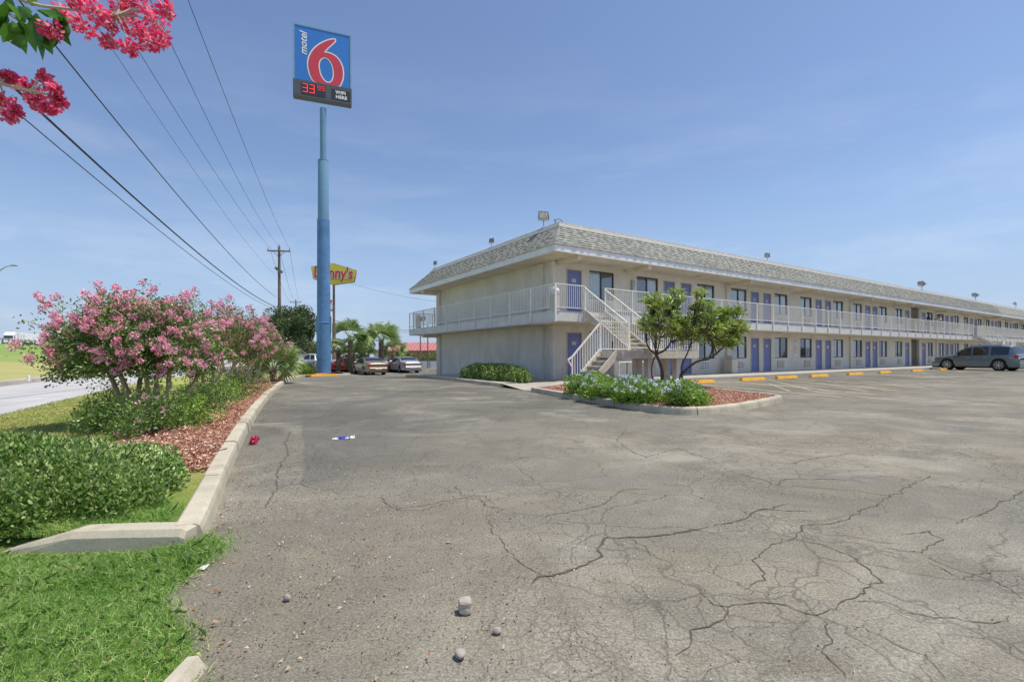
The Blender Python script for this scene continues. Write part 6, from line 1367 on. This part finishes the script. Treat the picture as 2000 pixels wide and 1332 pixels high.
# loose stones
def rock(name, px, py, r_, squash, mt, label, seed, cube=0.):
    p = gp(px, py); rnd = random.Random(seed); import bmesh
    bm = bmesh.new(); bmesh.ops.create_icosphere(bm, subdivisions=3, radius=1)
    ph = [rnd.uniform(0, 6) for _ in range(6)]
    for v in bm.verts:
        c_ = v.co.normalized(); k = 1 + .07 * math.sin(3 * c_.x + ph[0]) + .07 * math.sin(4 * c_.y + ph[1]) + .05 * math.sin(5 * c_.z + ph[2])
        if cube: e = 7; s_ = (abs(c_.x) ** e + abs(c_.y) ** e + abs(c_.z) ** e) ** (-1 / e); k = k * .85 * s_ * cube + k * (1 - cube) ; k *= 1 + rnd.uniform(-.018, .018)
        v.co = Vector((c_.x * k, c_.y * k * squash[1], c_.z * k * squash[0])) * r_
    mz = min(v.co.z for v in bm.verts)
    for v in bm.verts: v.co.z -= mz
    me = bpy.data.meshes.new(name); bm.to_mesh(me); bm.free(); me.materials.append(mt); me.polygons.foreach_set('use_smooth', [cube == 0] * len(me.polygons))
    o = bpy.data.objects.new(name, me); link(o); o.location = (p.x, p.y, .002); o.rotation_euler = (0, 0, rnd.uniform(0, 3)); return tag(o, label, 'stone')
rock('concrete_lump', 908, 1197, .036, (.95, .9), M['block'], 'pale squarish lump of broken concrete on the asphalt', 1, .8)
rock('pebble', 899, 1286, .026, (.66, .8), M['stone'], 'smooth brown pebble, nearest the bottom edge below the concrete lump', 2)
rock('pebble', 971, 1238, .020, (.68, .8), M['stone'], 'smooth brown pebble right of and below the concrete lump', 3)
rock('pebble', 561, 1174, .021, (.75, .7), M['stone'], 'dark pebble on the dirt left of the concrete lump', 4)
rock('pebble', 876, 1061, .018, (.30, .5), M['stone'], 'small flat dark stone above the concrete lump', 5)
# loose kerb stones
r = empty('kerb_stone', (-2.0, 2.96, .0), 0, 'long pale kerb stone with sloped left end lying in the grass before the hedge', 'kerb stone')
V = []; sec = [(-1.04, .0), (-.98, .01), (-.62, .105), (0, .125), (.02, .12)]
xs = [(-1.10, .004), (-.66, .125), (-.35, .135), (-.0, .14), (.03, .125)]
mb = MB(); 
for x, z in xs: V += [(x, -.075, -.05), (x, -.062, z * .72), (x, -.035, z), (x, .085, z + .003), (x, .10, -.05)]
Fc = [(i * 5 + j, (i + 1) * 5 + j, (i + 1) * 5 + j + 1, i * 5 + j + 1) for i in range(4) for j in range(4)] + [(0, 1, 2, 3, 4), (24, 23, 22, 21, 20)]
mb.add(V, Fc); mb.build('stone', M['kerb'], r)
q = gp(362, 1330); r = empty('kerb_stone', (q.x, q.y - .02, 0), .15, 'short broken kerb stone poking out of the lawn at the bottom edge', 'kerb stone')
r.scale = (.62, .62, .85); mb = MB(); mb.add([(-.07, -.3, -.03), (.085, -.3, -.03), (.085, .15, -.03), (-.06, .17, -.03), (-.05, -.3, .075), (.03, -.3, .08), (.03, .13, .066), (-.035, .14, .06), (.07, -.3, .0), (.075, .14, -.0)], [(4, 5, 6, 7), (0, 4, 7, 3), (5, 8, 9, 6), (8, 1, 2, 9), (3, 7, 6, 9, 2), (0, 1, 8, 5, 4)]); mb.build('stone', M['kerb'], r)
# fallen pink blossom, wrapper, marker flag, twig
p = gp(495, 868); r = empty('fallen_blossom', tuple(p), 0, 'single hot pink blossom head lying on the asphalt by the kerb', 'flower'); rng = np.random.default_rng(9)
petals([(0, 0, .05), (.02, 0, .08), (-.02, .01, .03)], 40, [.04, .028, .025], .036, 'petals', M['hotpink'], r)
p = gp(670, 857); r = empty('crumpled_wrapper', tuple(p), .35, 'crumpled blue and silver wrapper on the driveway', 'litter')
mb = MB(); rr = random.Random(3)
def crumple(x0, x1, w_, h_, m_, nm):
    V = []; n = 8
    for i in range(n + 1):
        for j in range(5): V.append((x0 + (x1 - x0) * i / n + rr.uniform(-.006, .006), (j / 4 - .5) * w_ + rr.uniform(-.01, .01), max(.004, h_ * math.sin(j / 4 * PI) * rr.uniform(.4, 1.1))))
    mk(nm, V, [(i * 5 + j, (i + 1) * 5 + j, (i + 1) * 5 + j + 1, i * 5 + j + 1) for i in range(n) for j in range(4)], m_, r)
crumple(-.14, -.06, .07, .03, M['silverfoil'], 'foil'); crumple(-.06, .05, .08, .05, M['bluefoil'], 'wrapper'); crumple(.05, .16, .05, .05, M['silverfoil'], 'foil')
p = gp(181, 822, .07); r = empty('marker_flag', (p.x, p.y, .06), .3, 'small orange utility marker flag in the verge grass', 'flag'); MB().tube([(0, 0, 0), (0, 0, .22)], .003, 5).build('wire', M['galv'], r)
V = [(x, .008 * math.sin(x * 60), z) for x in (-.0, .04, .08, .12) for z in (.10, .22)]; mk('flag', V, [(2 * i, 2 * i + 2, 2 * i + 3, 2 * i + 1) for i in range(3)], M['orange'], r)
p = gp(592, 1091); tag(MB().tube([(p.x - .035, p.y, .006), (p.x + .0, p.y + .004, .008), (p.x + .035, p.y, .006)], .0016, 5).build('straw', M['yellow']), 'thin yellow straw lying on the dirt', 'straw')
p = gp(410, 884, .13); tag(MB().tube([(p.x - .12, p.y - .1, .14), (p.x, p.y - .03, .15), (p.x + .08, p.y + .06, .145), (p.x + .10, p.y + .14, .15)], .007, 5).build('twig', M['barkd']), 'dark twig lying on the mulch beside the left kerb', 'twig')
p = gp(397, 1113); tag(mk('paper_scrap', [(p.x - .03, p.y - .015, .01), (p.x + .02, p.y - .02, .012), (p.x + .03, p.y + .012, .03), (p.x - .015, p.y + .02, .018)], [(0, 1, 2, 3)], M['white']), 'torn white paper scrap at the lawn corner', 'litter')
for px, py, s_, lb_ in [(408, 1226, .03, 'curled brown leaf on the dirt near the lawn edge'), (1250, 0, 0, '')][:1]:
    p = gp(px, py); tag(leaves('dry_leaf', np.array([[p.x, p.y, .008]]), np.array([[1, .4, .25]]), .045, .4, M['litter'], None, .4), lb_, 'leaf')

# ============================================================ PEOPLE on the upstairs gallery
def skin_body(name, J, E_, R, mat, parent):
    me = bpy.data.meshes.new(name); me.from_pydata(J, E_, []); o = bpy.data.objects.new(name, me); link(o); o.parent = parent
    o.modifiers.new('s', 'SKIN'); me.skin_vertices[0].data[0].use_root = True
    for i, r_ in enumerate(R): me.skin_vertices[0].data[i].radius = (r_, r_) if not isinstance(r_, tuple) else r_
    sb_ = o.modifiers.new('u', 'SUBSURF'); sb_.levels = 1; sb_.render_levels = 2; dg = bpy.context.evaluated_depsgraph_get(); dg.update()
    m2 = bpy.data.meshes.new_from_object(o.evaluated_get(dg)); bpy.data.objects.remove(o); m2.materials.clear(); m2.materials.append(mat); m2.polygons.foreach_set('use_smooth', [True] * len(m2.polygons))
    o = bpy.data.objects.new(name, m2); link(o); o.parent = parent; return o
def person(u, v, rz, lean, label, skin, shirt, pants, hair):
    r = bthing('person', u, v, Z2, label, 'person', None, rz)              # faces local -y
    L_ = lean; hipz = .93; sh = Vector((0, -.50 * math.sin(L_), hipz + .50 * math.cos(L_))); hdv = Vector((0, -.72 * math.sin(L_ * .9), hipz + .76 * math.cos(L_ * .9)))
    J = [(0, 0, hipz), (0, sh.y * .5, (hipz + sh.z) / 2), tuple(sh), tuple(sh.lerp(hdv, .4)), tuple(hdv)]; E_ = [(0, 1), (1, 2), (2, 3), (3, 4)]; R = [.14, .13, .14, .06, .10]
    for s_ in (1, -1):
        n0 = len(J); J += [(s_ * .10, .0, hipz - .08), (s_ * .11, -.03, .50), (s_ * .11, .02, .08), (s_ * .12, -.15, .035)]; E_ += [(0, n0), (n0, n0 + 1), (n0 + 1, n0 + 2), (n0 + 2, n0 + 3)]; R += [.095, .065, .045, .035]
        n0 = len(J); el = Vector((s_ * .24, sh.y - (.12 if L_ > .3 else -.02), sh.z - .27)); ha = Vector((s_ * .12, sh.y - .34, 1.10)) if L_ > .3 else Vector((s_ * .22, sh.y - .22, 1.10))
        J += [(s_ * .19, sh.y, sh.z - .01), tuple(el), tuple(ha), tuple(ha + Vector((0, -.09, -.02)))]; E_ += [(2, n0), (n0, n0 + 1), (n0 + 1, n0 + 2), (n0 + 2, n0 + 3)]; R += [.06, .045, .032, .03]
        for k in range(4): J.append(tuple(ha + Vector((-.03 + .02 * k, -.16, -.035)))); E_.append((n0 + 3, len(J) - 1)); R.append(.009)
        J.append(tuple(ha + Vector((-s_ * .055, -.10, -.01)))); E_.append((n0 + 3, len(J) - 1)); R.append(.010)
    skin_body('body', J, E_, R, skin, r)
    Js = [(0, .0, hipz + .02), J[1], J[2]]; Es = [(0, 1), (1, 2)]; Rs = [.165, .16, .165]
    for s_ in (1, -1): n0 = len(Js); Js += [(s_ * .19, sh.y, sh.z - .01), (s_ * .22, sh.y - .03, sh.z - .18)]; Es += [(2, n0), (n0, n0 + 1)]; Rs += [.078, .066]
    skin_body('shirt', Js, Es, Rs, shirt, r)
    Jp = [(0, 0, hipz)]; Ep = []; Rp = [.16]
    for s_ in (1, -1): n0 = len(Jp); Jp += [(s_ * .10, 0, hipz - .08), (s_ * .11, -.03, .50), (s_ * .11, .02, .12)]; Ep += [(0, n0), (n0, n0 + 1), (n0 + 1, n0 + 2)]; Rp += [.115, .085, .07]
    skin_body('trousers', Jp, Ep, Rp, pants, r)
    hm = MB(); 
    for i in range(7):
        a = i / 6 * PI * .62; 
    MM = Matrix.Translation(hdv + Vector((0, .02, .035))) @ Matrix.Diagonal((.105, .118, .115, 1)); hm.lathe([(math.sin(a), math.cos(a)) for a in (1.9, 1.6, 1.3, 1.0, .7, .4, .08)], 14, MM); hm.build('hair', hair, r, True)
    MB().lathe([(.02, -.03), (.025, 0), (.012, .03)], 8, Matrix.Translation(hdv + Vector((0, -.105, -.01)))).build('nose', skin, r, True)
    for s_ in (1, -1): MB().lathe([(.004, -.01), (.012, 0), (.004, .01)], 8, Matrix.Translation(hdv + Vector((s_ * .036, -.095, .02)))).build('eye', M['dark'], r)
    return r
person(39.9, -1.2, .1, .05, 'person in dark clothes standing at the upstairs railing by the breezeway', M['skind'], M['darkcloth'], M['darkcloth'], M['hair'])
person(42.4, -1.05, -.9, .55, 'person in pale lavender shirt leaning on the upstairs railing', M['skin'], M['shirt'], M['trouser'], M['hair'])
print('OBJECTS', len(bpy.data.objects))
